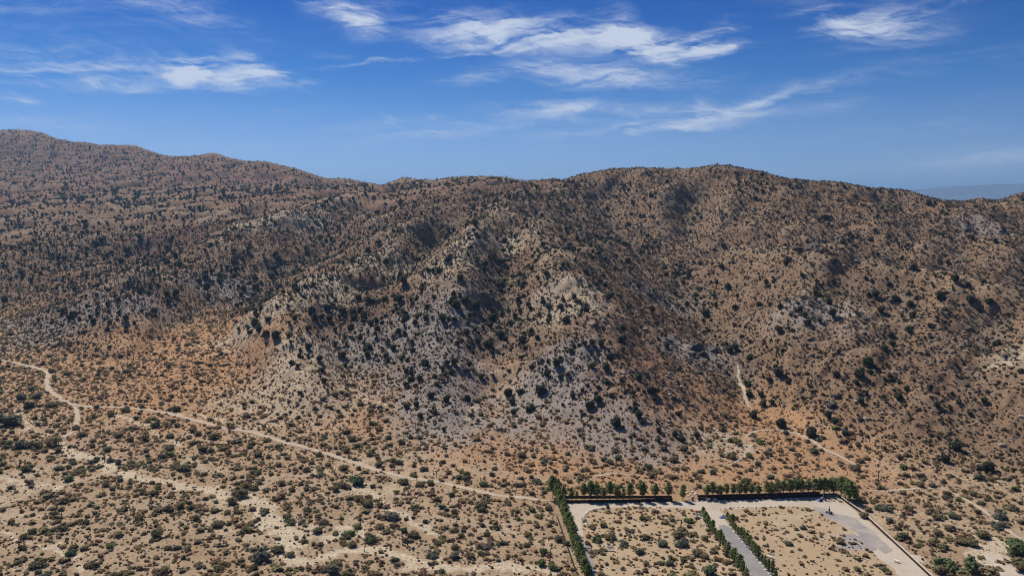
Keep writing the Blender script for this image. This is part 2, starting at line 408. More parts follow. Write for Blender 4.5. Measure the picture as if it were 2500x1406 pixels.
def bx(bm, c, s, rz=0, taper=1.0, bevel=0, M=None):
    m = Matrix.Translation(c) @ Matrix.Rotation(rz, 4, 'Z') @ Matrix.Diagonal((*s, 1))
    r = bmesh.ops.create_cube(bm, size=1, matrix=(M @ m) if M else m); vs = r['verts']
    if taper != 1.0:
        zc = max(v.co.z for v in vs)
        for v in vs:
            if v.co.z > zc-1e-4: v.co.x = c[0]+(v.co.x-c[0])*taper; v.co.y = c[1]+(v.co.y-c[1])*taper
    if bevel:
        bmesh.ops.bevel(bm, geom=list({e for v in vs for e in v.link_edges}), offset=bevel, segments=1, affect='EDGES')
def tube(bm, pts, rads, seg=6):
    rings = []
    for k, p in enumerate(pts):
        a = Vector(pts[max(0, k-1)]); b = Vector(pts[min(len(pts)-1, k+1)]); d = (b-a).normalized()
        s = d.cross(Vector((0, 0, 1)));  s = s.normalized() if s.length > .01 else Vector((1, 0, 0)); t = s.cross(d)
        rings.append([bm.verts.new(Vector(p)+(s*math.cos(2*math.pi*q/seg)+t*math.sin(2*math.pi*q/seg))*rads[k]) for q in range(seg)])
    for A, B in zip(rings[:-1], rings[1:]):
        for q in range(seg): bm.faces.new((A[q], A[(q+1) % seg], B[(q+1) % seg], B[q]))
    bm.faces.new(rings[-1]); bm.faces.new(list(reversed(rings[0])))
def mat(name, col, rough=.9, var=.25, scale=2.0, spec=.2, bump=0.0, bscale=8.0):
    m = bpy.data.materials.new(name); m.use_nodes = True; t = m.node_tree; b = t.nodes['Principled BSDF']
    b.inputs['Roughness'].default_value = rough; b.inputs['Specular IOR Level'].default_value = spec
    tc = N(t, 'ShaderNodeTexCoord').outputs['Object']
    n = N(t, 'ShaderNodeTexNoise', {'Vector': tc, 'Scale': scale, 'Detail': 6.0, 'Roughness': .65}).outputs[0]
    c = RAMP(t, n, [(.25, tuple(x*(1-var) for x in col)), (.75, tuple(min(1, x*(1+var)) for x in col))])
    t.links.new(c, b.inputs['Base Color'])
    if bump:
        n2 = N(t, 'ShaderNodeTexNoise', {'Vector': tc, 'Scale': bscale, 'Detail': 5.0}).outputs[0]
        t.links.new(N(t, 'ShaderNodeBump', {'Height': n2, 'Distance': bump, 'Strength': 1.0}).outputs[0], b.inputs['Normal'])
    return m
def leaf_mat(name, cols, inst=None, var=.3):
    # colours picked per plant (object random), light and dark leaves within a plant
    m = bpy.data.materials.new(name); m.use_nodes = True; t = m.node_tree; b = t.nodes['Principled BSDF']
    b.inputs['Roughness'].default_value = .8; b.inputs['Specular IOR Level'].default_value = .15
    rnd = N(t, 'ShaderNodeObjectInfo').outputs['Random']
    k = len(cols); c = RAMP(t, rnd, [((i+.5)/k, cc) for i, cc in enumerate(cols)])
    if inst: 
        at = N(t, 'ShaderNodeAttribute', attribute_type='INSTANCER', attribute_name=inst)
        c = at.outputs['Color']
    tc = N(t, 'ShaderNodeTexCoord').outputs['Object']
    n = N(t, 'ShaderNodeTexNoise', {'Vector': tc, 'Scale': 2.5, 'Detail': 3.0}).outputs[0]
    f = N(t, 'ShaderNodeMapRange', {0: n, 1: .3, 2: .7, 3: 1-var, 4: 1+var}).outputs[0]
    hsv = N(t, 'ShaderNodeHueSaturation', {'Value': f, 'Color': c}).outputs[0]
    t.links.new(hsv, b.inputs['Base Color'])
    tl = N(t, 'ShaderNodeBsdfTranslucent', {'Color': hsv})   # leaves let some sun through
    mx = N(t, 'ShaderNodeMixShader', {0: .48, 1: b.outputs[0], 2: tl.outputs[0]})
    t.links.new(mx.outputs[0], t.nodes['Material Output'].inputs['Surface'])
    return m

# ------------------------------------------------------------------ ground colours (albedo), kept per vertex
def gaus(x, y, px, py, r, amt=1.0, ax=1.0):
    p = hit(px, py)
    if p is None: return 0
    return amt*np.exp(-(((x-p[0])/(r*ax))**2+((y-p[1])/(r*1.25))**2))
TAN = np.array((.385, .265, .168)); PALE = np.array((.46, .38, .275)); ORANGE = np.array((.43, .255, .14))
BROWN = np.array((.220, .145, .094)); GREY = np.array((.28, .255, .24)); ROCK = np.array((.25, .20, .155)); RED = np.array((.225, .132, .088))
GREEN = np.array((.20, .18, .09))
PAINT_O = [(450,840,38),(540,820,28),(520,900,36),(600,960,32),(500,960,30),(700,1010,14),(860,995,18),(845,940,12),(940,1020,14),(1200,970,14),(1190,1040,22),(1250,1070,26),
 (1340,1100,22),(1430,1110,22),(1850,1030,18),(1800,1090,26),(1900,1110,26),(1700,1110,30),(1560,1140,24),(1990,1140,20),(1210,900,10),(620,900,20)]
PAINT_G = [(1000,830,26),(950,850,22),(1060,900,24),(1090,960,22),(1100,1020,18),(1030,790,26),(900,820,18),(130,800,26),(60,780,22),(300,740,20),(1320,1010,20),(1350,960,18),(1380,880,14),
 (1990,760,14),(2390,560,14),(1700,850,14),(1500,1050,16),(1560,1075,14),(560,700,22),(1610,740,16)]
PAINT_P = [(752,850,16),(740,900,20),(700,940,20),(720,990,18),(660,960,18),(780,940,14),(1120,600,18),(1100,640,18),(800,690,20),(660,740,20),(940,650,18),(600,790,16),(1380,700,16),(1400,740,14),(1300,960,14),
 (1120,1000,10),(1080,1040,12),(740,520,26),(620,545,24),(1240,600,14),(2480,880,8),(2050,770,10),(1750,1080,10)]
PAINT_R = [(1620,960,30),(1540,860,24),(1500,800,24),(1700,1000,24),(1450,700,24),(1580,780,20),(300,400,260),(600,420,220),(150,380,260),(100,470,120),(700,470,100),(1150,450,90),(930,465,80),(440,590,40),(1000,700,18),(1230,640,18),(860,790,14)]
WASH = [ # pale sandy washes on the plain: traced lines and widths (m)
 ([(125,1082),(160,1095),(180,1112),(250,1116),(272,1140),(262,1152)],2.2),([(305,1158),(360,1170),(430,1186),(520,1196),(580,1216),(622,1236),(650,1268),(700,1312),(735,1375)],2.2),
 ([(290,1015),(330,1030),(390,1062),(450,1090)],1.0),([(900,1180),(860,1190),(930,1215),(980,1250),(1012,1285),(1060,1310)],1.3),([(700,1290),(780,1320),(850,1290),(920,1310)],1.6),
 ([(740,1380),(850,1340),(960,1350),(1060,1370)],1.8),([(1010,1380),(1120,1390),(1250,1380),(1330,1395)],1.8),([(40,1000),(70,1040),(120,1060)],1.2),([(0,1165),(60,1180),(150,1190)],1.4),
 ([(880,965),(900,985),(960,1000)],.8),([(2440,1330),(2380,1360),(2420,1392),(2500,1400)],3.0),([(1560,1390),(1640,1402),(1720,1398)],2),([(1150,985),(1165,1000),(1140,1030)],1.0),
 ([(600,1200),(680,1260),(760,1290)],1.4),([(0,1300),(120,1330),(220,1380)],1.0),([(430,1010),(500,1015),(560,1035),(600,1045)],1.0)]
def seg_dist(x, y, pts):
    d = np.full(x.shape, 1e9)
    for (ax, ay), (bx_, by) in zip(pts[:-1], pts[1:]):
        vx, vy = bx_-ax, by-ay; L = vx*vx+vy*vy+1e-9
        t = np.clip(((x-ax)*vx+(y-ay)*vy)/L, 0, 1)
        d = np.minimum(d, np.hypot(x-ax-t*vx, y-ay-t*vy))
    return d
def channels(x, y):
    r = ridged(x+8*fbm(x, y, 40, 3, 151), y*1.25+8*fbm(x, y, 40, 3, 157), 58, 3, 161, .45)
    return np.clip((r-.66)*9, 0, 1)*np.clip((330-y)/90, 0, 1)*np.clip(fbm(x, y, 90, 2, 167)*2+.75, 0, 1)
OC = None
def orange(x, y):
    global OC
    if OC is None: OC = [(hit(px, py), r) for px, py, r in PAINT_O]
    a = np.zeros(x.shape)
    for p, r in OC:
        if p is not None: a = np.maximum(a, np.exp(-(((x-p[0])/r)**2+((y-p[1])/(r*1.25))**2)))
    return np.clip(a*1.8, 0, 1)
WASH_W = [([on_plain(*p)[:2] for p in w[0]], w[1]) for w in WASH]
def albedo(x, y):
    h = bil(HREL, x, y); cv = bil(CURV, x, y); cs = bil(CURVS, x, y)
    n1 = fbm(x, y, 60, 4, 101); n2 = fbm(x, y, 14, 4, 111); n3 = fbm(x, y, 3.2, 3, 121)
    hill = np.clip((h-1.0+n2*2.0)/4.0, 0, 1)[:, None]
    plainc = TAN*(1+.0*n1[:, None])
    po = np.clip((y-235)/120+n1*.8+n2*.5, 0, .8)[:, None]
    plainc = plainc*(1-po)+(ORANGE*.6+TAN*.4)*po
    ppale = np.clip((290-y)/110+n1*1.0+n2*1.6-.15, 0, 1)[:, None]*.75
    ppale = ppale*.42
    plainc = plainc*(1-ppale)+PALE*ppale
    ch = (channels(x, y)*np.clip(.7+n3*1.5, 0, 1)*.6)[:, None]
    plainc = plainc*(1-ch)+PALE*1.12*ch
    hc = BROWN*.85+TAN*.15
    hc = np.repeat(hc[None, :], len(x), 0)
    def mixc(base, col, a):
        a = np.clip(a, 0, 1)[:, None]; return base*(1-a)+col*a
    hc = mixc(hc, PALE*.95, np.clip(cv/9+cs/2.5+n2*.8+n1*.5-.15, 0, .55)*np.where(x > 60, .45, .85))
    hc = mixc(hc, RED, np.clip(n1*1.2+n2*.4, 0, .6))
    hc = mixc(hc, ROCK*.8, np.clip(-cs/2.0+n2*.7-.1, 0, .6))
    hc = mixc(hc, GREEN, np.clip(-cv/10+n2*.8-.35, 0, .4))
    c = plainc*(1-hill)+hc*hill
    for lst, col, k in ((PAINT_R, RED, .7), (PAINT_O, ORANGE, .8), (PAINT_P, PALE, .8), (PAINT_G, GREY, .75)):
        a = 0
        for px, py, r in lst: a = np.maximum(a, gaus(x, y, px, py, r))
        c = mixc(c, col, k*np.clip(a*1.7*(1+n2*1.3+n3*.7), 0, 1))
    for pts, w in WASH_W:
        x0 = min(p[0] for p in pts)-25; x1 = max(p[0] for p in pts)+25; y0 = min(p[1] for p in pts)-25; y1 = max(p[1] for p in pts)+25
        s = (x > x0) & (x < x1) & (y > y0) & (y < y1)
        if s.any():
            d = seg_dist(x[s]+n2[s]*5, y[s]+fbm(x[s], y[s], 9, 3, 131)*4, pts)
            c[s] = mixc(c[s], PALE*1.22, np.clip((w*1.15-d+n3[s]*1.8)/.7, 0, 1))
    c = c*(1+.14*n3+.12*n2)[:, None]
    return np.clip(c, 0.02, .6)

m_ground = bpy.data.materials.new('desert_soil'); m_ground.use_nodes = True
t = m_ground.node_tree; b = t.nodes['Principled BSDF']
b.inputs['Roughness'].default_value = 1.0; b.inputs['Specular IOR Level'].default_value = .05
at = N(t, 'ShaderNodeVertexColor', layer_name='soil').outputs[0]
pos = N(t, 'ShaderNodeNewGeometry').outputs['Position']
na = N(t, 'ShaderNodeTexNoise', {'Vector': pos, 'Scale': 1.1, 'Detail': 8.0, 'Roughness': .7}).outputs[0]
nb = N(t, 'ShaderNodeTexVoronoi', {'Vector': pos, 'Scale': 1.6, 'Randomness': 1.0}).outputs['Distance']
f1 = N(t, 'ShaderNodeMapRange', {0: na, 1: .3, 2: .7, 3: .72, 4: 1.25}).outputs[0]
f2 = N(t, 'ShaderNodeMapRange', {0: nb, 1: .05, 2: .5, 3: .75, 4: 1.05}).outputs[0]
col = MIX(t, 1.0, at, N(t, 'ShaderNodeCombineColor', {0: MTH(t, 'MULTIPLY', f1, f2), 1: MTH(t, 'MULTIPLY', f1, f2), 2: MTH(t, 'MULTIPLY', f1, f2)}).outputs[0], 'MULTIPLY')
t.links.new(col, b.inputs['Base Color'])
nc = N(t, 'ShaderNodeTexNoise', {'Vector': pos, 'Scale': .8, 'Detail': 8.0, 'Roughness': .75}).outputs[0]
t.links.new(N(t, 'ShaderNodeBump', {'Height': nc, 'Distance': .8, 'Strength': .8}).outputs[0], b.inputs['Normal'])

# ------------------------------------------------------------------ the ground sheet and the hills
ang = np.concatenate([np.linspace(-180, -43, 36)[:-1], np.linspace(-43, 43, 900), np.linspace(43, 180, 36)[1:]])
rad = np.concatenate([np.linspace(3, 118, 25)[:-1], 118*np.power(3000/118, np.linspace(0, 1, 800)), np.array([3300, 3800, 4600, 6000, 9000, 14000, 22000, 34000, 60000])])
AA, DD_ = np.meshgrid(np.radians(ang), rad)
X = np.sin(AA)*DD_; Y = np.cos(AA)*DD_; Z = height(X, Y)
ny, nx = X.shape
co = np.stack([X, Y, Z], -1).reshape(-1, 3)
q = (np.arange(ny-1)[:, None]*nx+np.arange(nx-1)[None, :]).ravel()
faces = np.stack([q, q+nx, q+nx+1, q+1], 1)[:, ::-1]
cols = albedo(X.ravel(), Y.ravel())
fh = bil(HREL, X, Y)[:-1, :-1].ravel()
fh = np.where((Y[:-1, :-1].ravel() > GY0+20) & (np.hypot(X, Y)[:-1, :-1].ravel() < 3100), fh, 0)
for nm, sel in (('ground', fh < 1.5), ('hills', fh >= 1.5)):
    fs = faces[sel]; used, inv = np.unique(fs, return_inverse=True)
    c = co[used]; f = inv.reshape(fs.shape)
    if nm == 'ground':   # close the small hole under the camera
        pass
    me = mesh_np(nm, c, f, [m_ground], smooth=True)
    ca = me.color_attributes.new('soil', 'FLOAT_COLOR', 'POINT')
    ca.data.foreach_set('color', np.concatenate([cols[used], np.ones((len(used), 1))], 1).ravel().astype(np.float32))
    tag(link(bpy.data.objects.new(nm, me)), kind='structure')

# ------------------------------------------------------------------ plants: meshes
def leaf_cloud(n, rx, rz, size, seed, lobes=5, flat=.0, base=.05, up=.3, core=True, stems=True):
    """A crown of n leaf clumps (quads) over a few lobes, an inner mass and a few stems. Material 0 leaves, 1 wood."""
    g = np.random.default_rng(seed)
    L = []
    for k in range(lobes):
        a = g.uniform(0, 6.28); r = g.uniform(.15, .55)*rx
        L.append((math.cos(a)*r, math.sin(a)*r, rz*g.uniform(.4, .75), rx*g.uniform(.38, .62), rz*g.uniform(.28, .45)))
    L.append((0, 0, rz*.5, rx*.6, rz*.48))
    L = np.array(L); w = L[:, 3]**2*L[:, 4]; k = g.choice(len(L), n, p=w/w.sum())
    d = g.normal(size=(n, 3)); d /= np.linalg.norm(d, axis=1)[:, None]
    rr = g.uniform(.55, 1.05, n)**.6
    c = L[k, :3]+d*rr[:, None]*np.stack([L[k, 3], L[k, 3], L[k, 4]], 1)
    c[:, 2] = np.maximum(c[:, 2], base+g.uniform(0, .15, n)*rz)
    nrm = d*1.0+g.normal(size=(n, 3))*.55; nrm[:, 2] += up; nrm /= np.linalg.norm(nrm, axis=1)[:, None]
    t1 = np.cross(nrm, g.normal(size=(n, 3))); t1 /= np.linalg.norm(t1, axis=1)[:, None]; t2 = np.cross(nrm, t1)
    s = size*g.uniform(.5, 1.35, n)[:, None]
    q = np.stack([c-t1*s-t2*s*.6, c+t1*s*.7-t2*s, c+t1*s+t2*s*.7, c-t1*s*.6+t2*s], 1)
    q[:, :, 2] = np.maximum(q[:, :, 2], 0.0)
    V = [q.reshape(-1, 3)]; F = [np.arange(4*n).reshape(n, 4)]; MI = [np.zeros(n, int)]; off = 4*n
    if core:
        for (x, y, z, a, h) in L:
            ph = np.linspace(0, 2*np.pi, 7)[:-1]; rings = []
            for zz, s_ in ((-.9, .45), (-.2, .8), (.55, .55)):
                rings.append(np.stack([x+np.cos(ph)*a*s_*.85, y+np.sin(ph)*a*s_*.85, np.full(6, max(.02, z+zz*h*.85))], 1))
            v = np.concatenate(rings+[np.array([[x, y, z+h*.85]])*1.0]); f = []
            for r in range(2):
                for u in range(6): f.append((off+r*6+u, off+r*6+(u+1) % 6, off+r*6+6+(u+1) % 6, off+r*6+6+u))
            for u in range(6): f.append((off+12+u, off+12+(u+1) % 6, off+18, off+18))
            V.append(v); F.append(np.array(f)); MI.append(np.zeros(len(f), int)); off += 19
    if stems:
        for k in range(4):
            a = g.uniform(0, 6.28); r = rx*.35; w_ = rx*.03+.02
            p0 = np.array([math.cos(a)*.05, math.sin(a)*.05, 0]); p1 = np.array([math.cos(a)*r, math.sin(a)*r, rz*.5])
            sx = np.array([-math.sin(a), math.cos(a), 0])*w_; sz = np.array([0, 0, w_])
            v = np.stack([p0-sx, p0+sx, p0+sz, p1-sx*.5, p1+sx*.5, p1+sz*.5]); V.append(v)
            F.append(np.array([(off, off+1, off+4, off+3), (off+1, off+2, off+5, off+4), (off+2, off, off+3, off+5)])); MI.append(np.ones(3, int)); off += 6
    F = np.concatenate(F); V = np.concatenate(V); MI = np.concatenate(MI)
    tri = F[:, 2] == F[:, 3]
    # keep quads only: collapse triangles by splitting the last vertex
    if tri.any():
        V = np.concatenate([V, V[F[tri, 2]]]); idx = np.arange(len(V)-tri.sum(), len(V)); F[tri, 3] = idx
        V[idx] += 1e-4
    return V, F, MI
m_wood = mat('wood', (.13, .10, .075), var=.3)
DARK_CREO = [(.25,.225,.12),(.28,.225,.14),(.30,.25,.13),(.22,.20,.12)]
m_juni = leaf_mat('juniper_leaves', [(.085,.105,.060),(.11,.115,.070),(.095,.105,.08),(.12,.12,.08)])
m_creo = leaf_mat('creosote_leaves', DARK_CREO)
m_scrub = leaf_mat('scrub_leaves', [(.1,.1,.1)], inst='tint')
m_dark_i = leaf_mat('distant_leaves', [(.1,.1,.1)], inst='tint')
def variants(name, n, mats, *a, **k):
    r = []
    for i in range(n):
        V, F, MI = leaf_cloud(*a, seed=hash_seed(name)+i*13, **k); r.append(mesh_np(name, V, F, mats, MI))
    return r
def hash_seed(s): return sum(ord(c)*(i+3) for i, c in enumerate(s)) % 9973
juni_meshes = variants('juniper_bush', 7, [m_juni, m_wood], 330, 1.0, 1.55, .115, lobes=6)
creo_meshes = variants('creosote_bush', 7, [m_creo, m_wood], 300, 1.0, .85, .085, lobes=8, up=.5)
# unit-size clumps for the scatters (never seen larger than a few pixels)
sc_meshes = variants('scrub_clump', 5, [m_scrub, m_wood], 34, .5, .52, .12, lobes=2, stems=False)
sj_meshes = variants('juniper_clump', 5, [m_dark_i, m_wood], 90, 1.0, 1.5, .2, lobes=4, stems=False)
def rock_mesh(name, m, seed, sub=2, flat=.7, jag=.3):
    bm = bmesh.new(); bmesh.ops.create_icosphere(bm, subdivisions=sub, radius=.5); g = random.Random(seed)
    o = Vector((g.uniform(0, 50), g.uniform(0, 50), g.uniform(0, 50)))
    from mathutils import noise
    for v in bm.verts:
        n = noise.noise(v.co*2.2+o)*jag+noise.noise(v.co*5+o)*jag*.4
        v.co *= 1+n; v.co.z = v.co.z*flat
        v.co.z = max(v.co.z, -.18)
    me = bpy.data.meshes.new(name); bm.to_mesh(me); bm.free(); me.materials.append(m); return me
m_rock = mat('granite', (.33, .27, .22), var=.35, scale=1.5, bump=.05)
m_rock_dark = mat('dark_granite', (.12, .10, .09), var=.45, scale=1.2, bump=.2)
m_white = mat('painted_stone', (.78, .74, .68), var=.08, scale=3)
rock_meshes = [rock_mesh('rock', m_rock, 20+i, 1) for i in range(4)]

def gn_scatter(name, pts, scale, rot, tint, meshes, label=None, tilt=None):
    """One stuff object: instances of a few meshes on points."""
    me = bpy.data.meshes.new(name); pts = np.asarray(pts, float)
    me.vertices.add(len(pts)); me.vertices.foreach_set('co', pts.ravel()); me.update()
    def att(nm, ty, arr, key='value'):
        a = me.attributes.new(nm, ty, 'POINT'); a.data.foreach_set(key, np.ascontiguousarray(arr).ravel())
    att('size', 'FLOAT_VECTOR', np.asarray(scale, np.float32), 'vector')
    att('turn', 'FLOAT_VECTOR', np.asarray(rot, np.float32), 'vector')
    att('pick', 'INT', rng.integers(0, len(meshes), len(pts)).astype(np.int32))
    if tint is not None: att('tint', 'FLOAT_COLOR', np.concatenate([tint, np.ones((len(tint), 1))], 1).astype(np.float32), 'color')
    o = link(bpy.data.objects.new(name, me)); o['kind'] = 'stuff'
    colc = bpy.data.collections.new(name+'_kinds')
    for i, mm in enumerate(meshes): colc.objects.link(bpy.data.objects.new(name+'_kind', mm))
    ng = bpy.data.node_groups.new(name, 'GeometryNodeTree')
    ng.interface.new_socket('Geometry', in_out='INPUT', socket_type='NodeSocketGeometry')
    ng.interface.new_socket('Geometry', in_out='OUTPUT', socket_type='NodeSocketGeometry')
    gi = ng.nodes.new('NodeGroupInput'); go = ng.nodes.new('NodeGroupOutput')
    ci = ng.nodes.new('GeometryNodeCollectionInfo'); ci.inputs['Collection'].default_value = colc
    ci.inputs['Separate Children'].default_value = True; ci.inputs['Reset Children'].default_value = True
    ip = ng.nodes.new('GeometryNodeInstanceOnPoints'); ip.inputs['Pick Instance'].default_value = True
    def named(nm, ty):
        n = ng.nodes.new('GeometryNodeInputNamedAttribute'); n.data_type = ty; n.inputs['Name'].default_value = nm; return n.outputs['Attribute']
    ng.links.new(gi.outputs[0], ip.inputs['Points']); ng.links.new(ci.outputs[0], ip.inputs['Instance'])
    ng.links.new(named('pick', 'INT'), ip.inputs['Instance Index'])
    ng.links.new(named('size', 'FLOAT_VECTOR'), ip.inputs['Scale'])
    ng.links.new(named('turn', 'FLOAT_VECTOR'), ip.inputs['Rotation'])
    ng.links.new(ip.outputs[0], go.inputs[0])
    o.modifiers.new('scatter', 'NODES').node_group = ng
    return o
# ------------------------------------------------------------------ lot layout (traced on the flat ground)
def G(px, py, z=0.0):
    p = on_plain(px, py); return (p[0], p[1], z)
LOT = [(1372,1228),(1560,1226),(1700,1223),(1800,1221),(1900,1217),(1990,1211),(2043,1209),(2290,1415),(2290,1440),(1437,1440),(1412,1330),(1398,1290)]
ISL_L = [(1440,1415),(1437,1365),(1428,1330),(1425,1300),(1421,1275),(1431,1254),(1452,1242),(1500,1237),(1560,1236),(1640,1238),(1688,1242),(1708,1262),(1735,1292),(1765,1328),(1800,1368),(1850,1430),(1480,1440)]
ISL_R = [(1905,1430),(1862,1372),(1825,1325),(1800,1300),(1785,1285),(1768,1262),(1757,1247),(1775,1241),(1900,1238),(1955,1236),(1990,1244),(2020,1262),(2065,1290),(2105,1322),(2150,1362),(2215,1425)]
LOT_W = [G(*p)[:2] for p in LOT]; ISLL_W = [G(*p)[:2] for p in ISL_L]; ISLR_W = [G(*p)[:2] for p in ISL_R]
LOT_OUT = [G(*p)[:2] for p in [(1335,1218),(1350,1206),(2060,1200),(2300,1415),(2300,1440),(1425,1440),(1385,1330)]]
MAIN_TRACK = [(-60,868),(0,878),(40,886),(85,897),(114,905),(118,918),(112,937),(125,957),(150,976),(180,988),(215,993),(300,994),(400,1006),(480,1026),(545,1044),(620,1056),(700,1081),(780,1101),(850,1123),(930,1149),(1000,1166),(1080,1179),(1160,1196),(1210,1208),(1290,1216),(1350,1222)]
TRACKS = [(MAIN_TRACK, 1.7, 'pale sandy track crossing the scrub plain from the left edge to the lot'),
 ([(180,988),(192,1012),(188,1040),(160,1064),(128,1083)], 1.5, 'short sandy branch dropping towards the camera from the main track'),
 ([(2085,1196),(2150,1199),(2220,1194),(2300,1191),(2340,1210),(2400,1246),(2470,1300),(2540,1350)], 1.0, 'faint footpath running right from the lot corner'),
 ([(1822,1075),(1822,1062),(1850,1051),(1900,1049),(1950,1061),(1990,1086),(2060,1121),(2105,1146)], 1.0, 'curved footpath looping at the mouth of the canyon'),
 ([(1796,935),(1812,960),(1822,985),(1840,1005)], 1.1, 'sandy path coming out of the canyon'),
 ([(1822,1062),(1831,1085),(1815,1115),(1775,1142)], .7, 'narrow footpath dropping from the canyon loop towards the lot'),
 ([(1430,1178),(1455,1163),(1500,1154),(1545,1158),(1570,1163)], .8, 'short curved footpath behind the pine row')]
TRACK_W = [([G(*p)[:2] for p in tr], w) for tr, w, _ in TRACKS]
def keep_off(x, y, margin=.6):
    """True where nothing should grow."""
    off = in_poly(x, y, LOT_OUT) & ~in_poly(x, y, ISLL_W) & ~in_poly(x, y, ISLR_W)
    for pts, w in TRACK_W: off |= seg_dist(x, y, pts) < w*.55+margin*.3
    return off

# ------------------------------------------------------------------ scattered plants
taken = []
JUN = []   # (x, y, z, radius, source)
def C(lst, ox, oy, s): return [(ox+a*s, oy+b*s, c*s) for a, b, c in lst]
traced = C([(500,190,70),(530,250,60),(820,200,70),(855,90,60),(805,310,70),(630,165,50),(745,180,50),(715,230,45),(640,245,45),(475,315,60),(685,330,50),(100,305,50),(335,370,55),(320,150,35),(345,425,45),(375,240,45),(760,390,45),(805,390,45),(685,440,50),(475,460,65),(415,480,45),(410,525,50),(475,525,40),(565,545,65),(350,585,55),(400,605,45),(580,640,55),(735,520,60),(765,600,40),(925,520,55),(990,360,50),(1045,275,45),(1070,525,60),(1080,560,50),(1205,195,45),(1125,190,40),(1260,100,45),(1370,235,65),(1435,75,50),(1380,155,50),(1465,400,40),(1265,660,60),(1330,700,60),(1235,560,50),(1410,830,70),(1530,860,70),(1690,850,65),(1595,570,70),(1700,590,60),(1705,460,50),(1690,350,60),(1755,325,45),(1880,180,50),(1740,215,50),(1800,680,60),(1985,395,45),(2010,810,70),(2090,800,65),(2245,790,80),(2400,690,55),(2180,620,55),(2310,240,70),(2445,260,80),(2175,340,60),(2400,550,50),(2105,540,45),(2030,880,70),(2040,960,60),(2180,920,60),(2490,835,60),(2075,105,60),(2420,100,50),(2260,90,40),(1300,900,60),(1225,915,60),(1440,960,50),(1330,985,60),(1510,1090,50)],600,700,.32)
traced += C([(1435,800,90),(1375,870,80),(1465,860,45),(1225,880,60),(1360,930,45),(1170,1150,60),(1065,1270,80),(1220,1190,50),(1280,1270,55),(860,1210,70),(725,1075,55),(790,1060,45),(625,940,60),(640,1010,60),(720,1010,55),(830,860,80),(770,910,50),(665,1150,70),(130,1275,55),(180,1310,60),(285,1290,55),(155,1140,45),(20,985,45),(15,1195,45),(25,1250,50),(20,1320,40),(505,710,70),(545,690,60),(1205,460,70),(1030,520,55),(1010,470,55),(980,435,45),(1120,510,45),(1185,385,55),(1085,320,55),(1110,335,40),(1090,240,40),(1720,570,70),(1560,700,55),(1610,670,50),(1605,610,45),(840,575,60),(930,575,45),(845,415,45),(705,400,45),(750,250,50),(555,340,40),(485,275,50),(410,400,45),(415,250,40),(885,120,45),(995,200,40),(1210,115,45),(1490,335,55),(1625,360,70),(1720,400,60),(1530,435,60),(1925,350,70),(2135,370,60),(1750,480,60),(2030,230,60),(2110,270,50),(1755,150,50),(1915,1085,50),(1650,1030,60),(2235,1050,50),(1615,910,35),(1430,1010,35),(1700,970,45),(2050,1360,70),(75,200,50),(150,190,50),(190,250,40),(140,135,40),(450,140,50),(345,460,70),(1870,545,45),(2480,850,50),(1860,970,50)],1600,600,.36)
traced += C([(860,1025,65),(1260,1005,55),(1070,1040,50),(945,1160,50),(1560,1005,50),(1655,935,45),(775,780,50),(1100,870,45),(1070,810,40),(850,695,45),(620,715,45),(515,610,40),(395,645,40),(650,810,40),(735,845,50),(1020,760,35),(1075,915,35),(1255,920,45),(1250,945,40),(1220,965,35),(1340,930,40),(1440,895,45),(1555,940,35),(1680,800,55),(1700,825,50),(1875,800,45),(1480,830,40),(1900,1150,65),(1920,1190,60),(2160,1160,60),(2155,1190,50),(2190,1070,50),(2085,1145,45),(2000,1130,50),(2010,1195,45),(1800,1190,40),(2235,1010,40),(2310,730,40),(2135,940,40),(1075,50+0,0)],0,300,.4)
traced += [(1505,1030,38),(1558,1012,24),(1480,900,24),(1446,835,20),(1470,840,20),(2412,1140,34),(2335,1090,30),(2310,1122,26),(1982,1060,30),(1905,1035,30),(1320,955,30),(1240,960,26),(1290,1000,22),(1440,990,26),(1560,925,24)]
for px, py, s in traced:
    if s < 5: continue
    p = hit(px, py+s*.25)
    if p is None or p[1] > 1200: continue
    sl = math.sqrt(p[0]**2+p[1]**2+(80-p[2])**2); JUN.append((p[0], p[1], p[2], min(3.6, s*sl/FPX*.5), 1))
jx = np.array([j[:2] for j in JUN])
def cand(n, d0, d1, half=38):
    u = rng.random(n); d = np.sqrt(d0*d0+u*(d1*d1-d0*d0)); a = np.radians(rng.uniform(-half, half, n))
    return np.sin(a)*d, np.cos(a)*d
# junipers over the hills
x, y = cand(60000, 235, 3000)
h = bil(HREL, x, y); cv = bil(CURV, x, y)
cl = fbm(x, y, 38, 3, 201)
dens = np.where(x < 60, 1.2, 1)*.0095*np.clip(.55+cl*1.5-cv/16, .04, 2.2)*np.clip((h-3)/6, 0, 1)
dens *= np.where(x > 120, .42, 1)*np.where((x > 60) & (y < 420), .5, 1)
dens = np.where(y > 620, np.where(x < 150, dens*1.25, dens*1.6), dens)*np.where(y > 1100, 1.05, 1)
area = math.radians(76)/2*(3000**2-235**2)/60000
keep = rng.random(len(x)) < dens*area
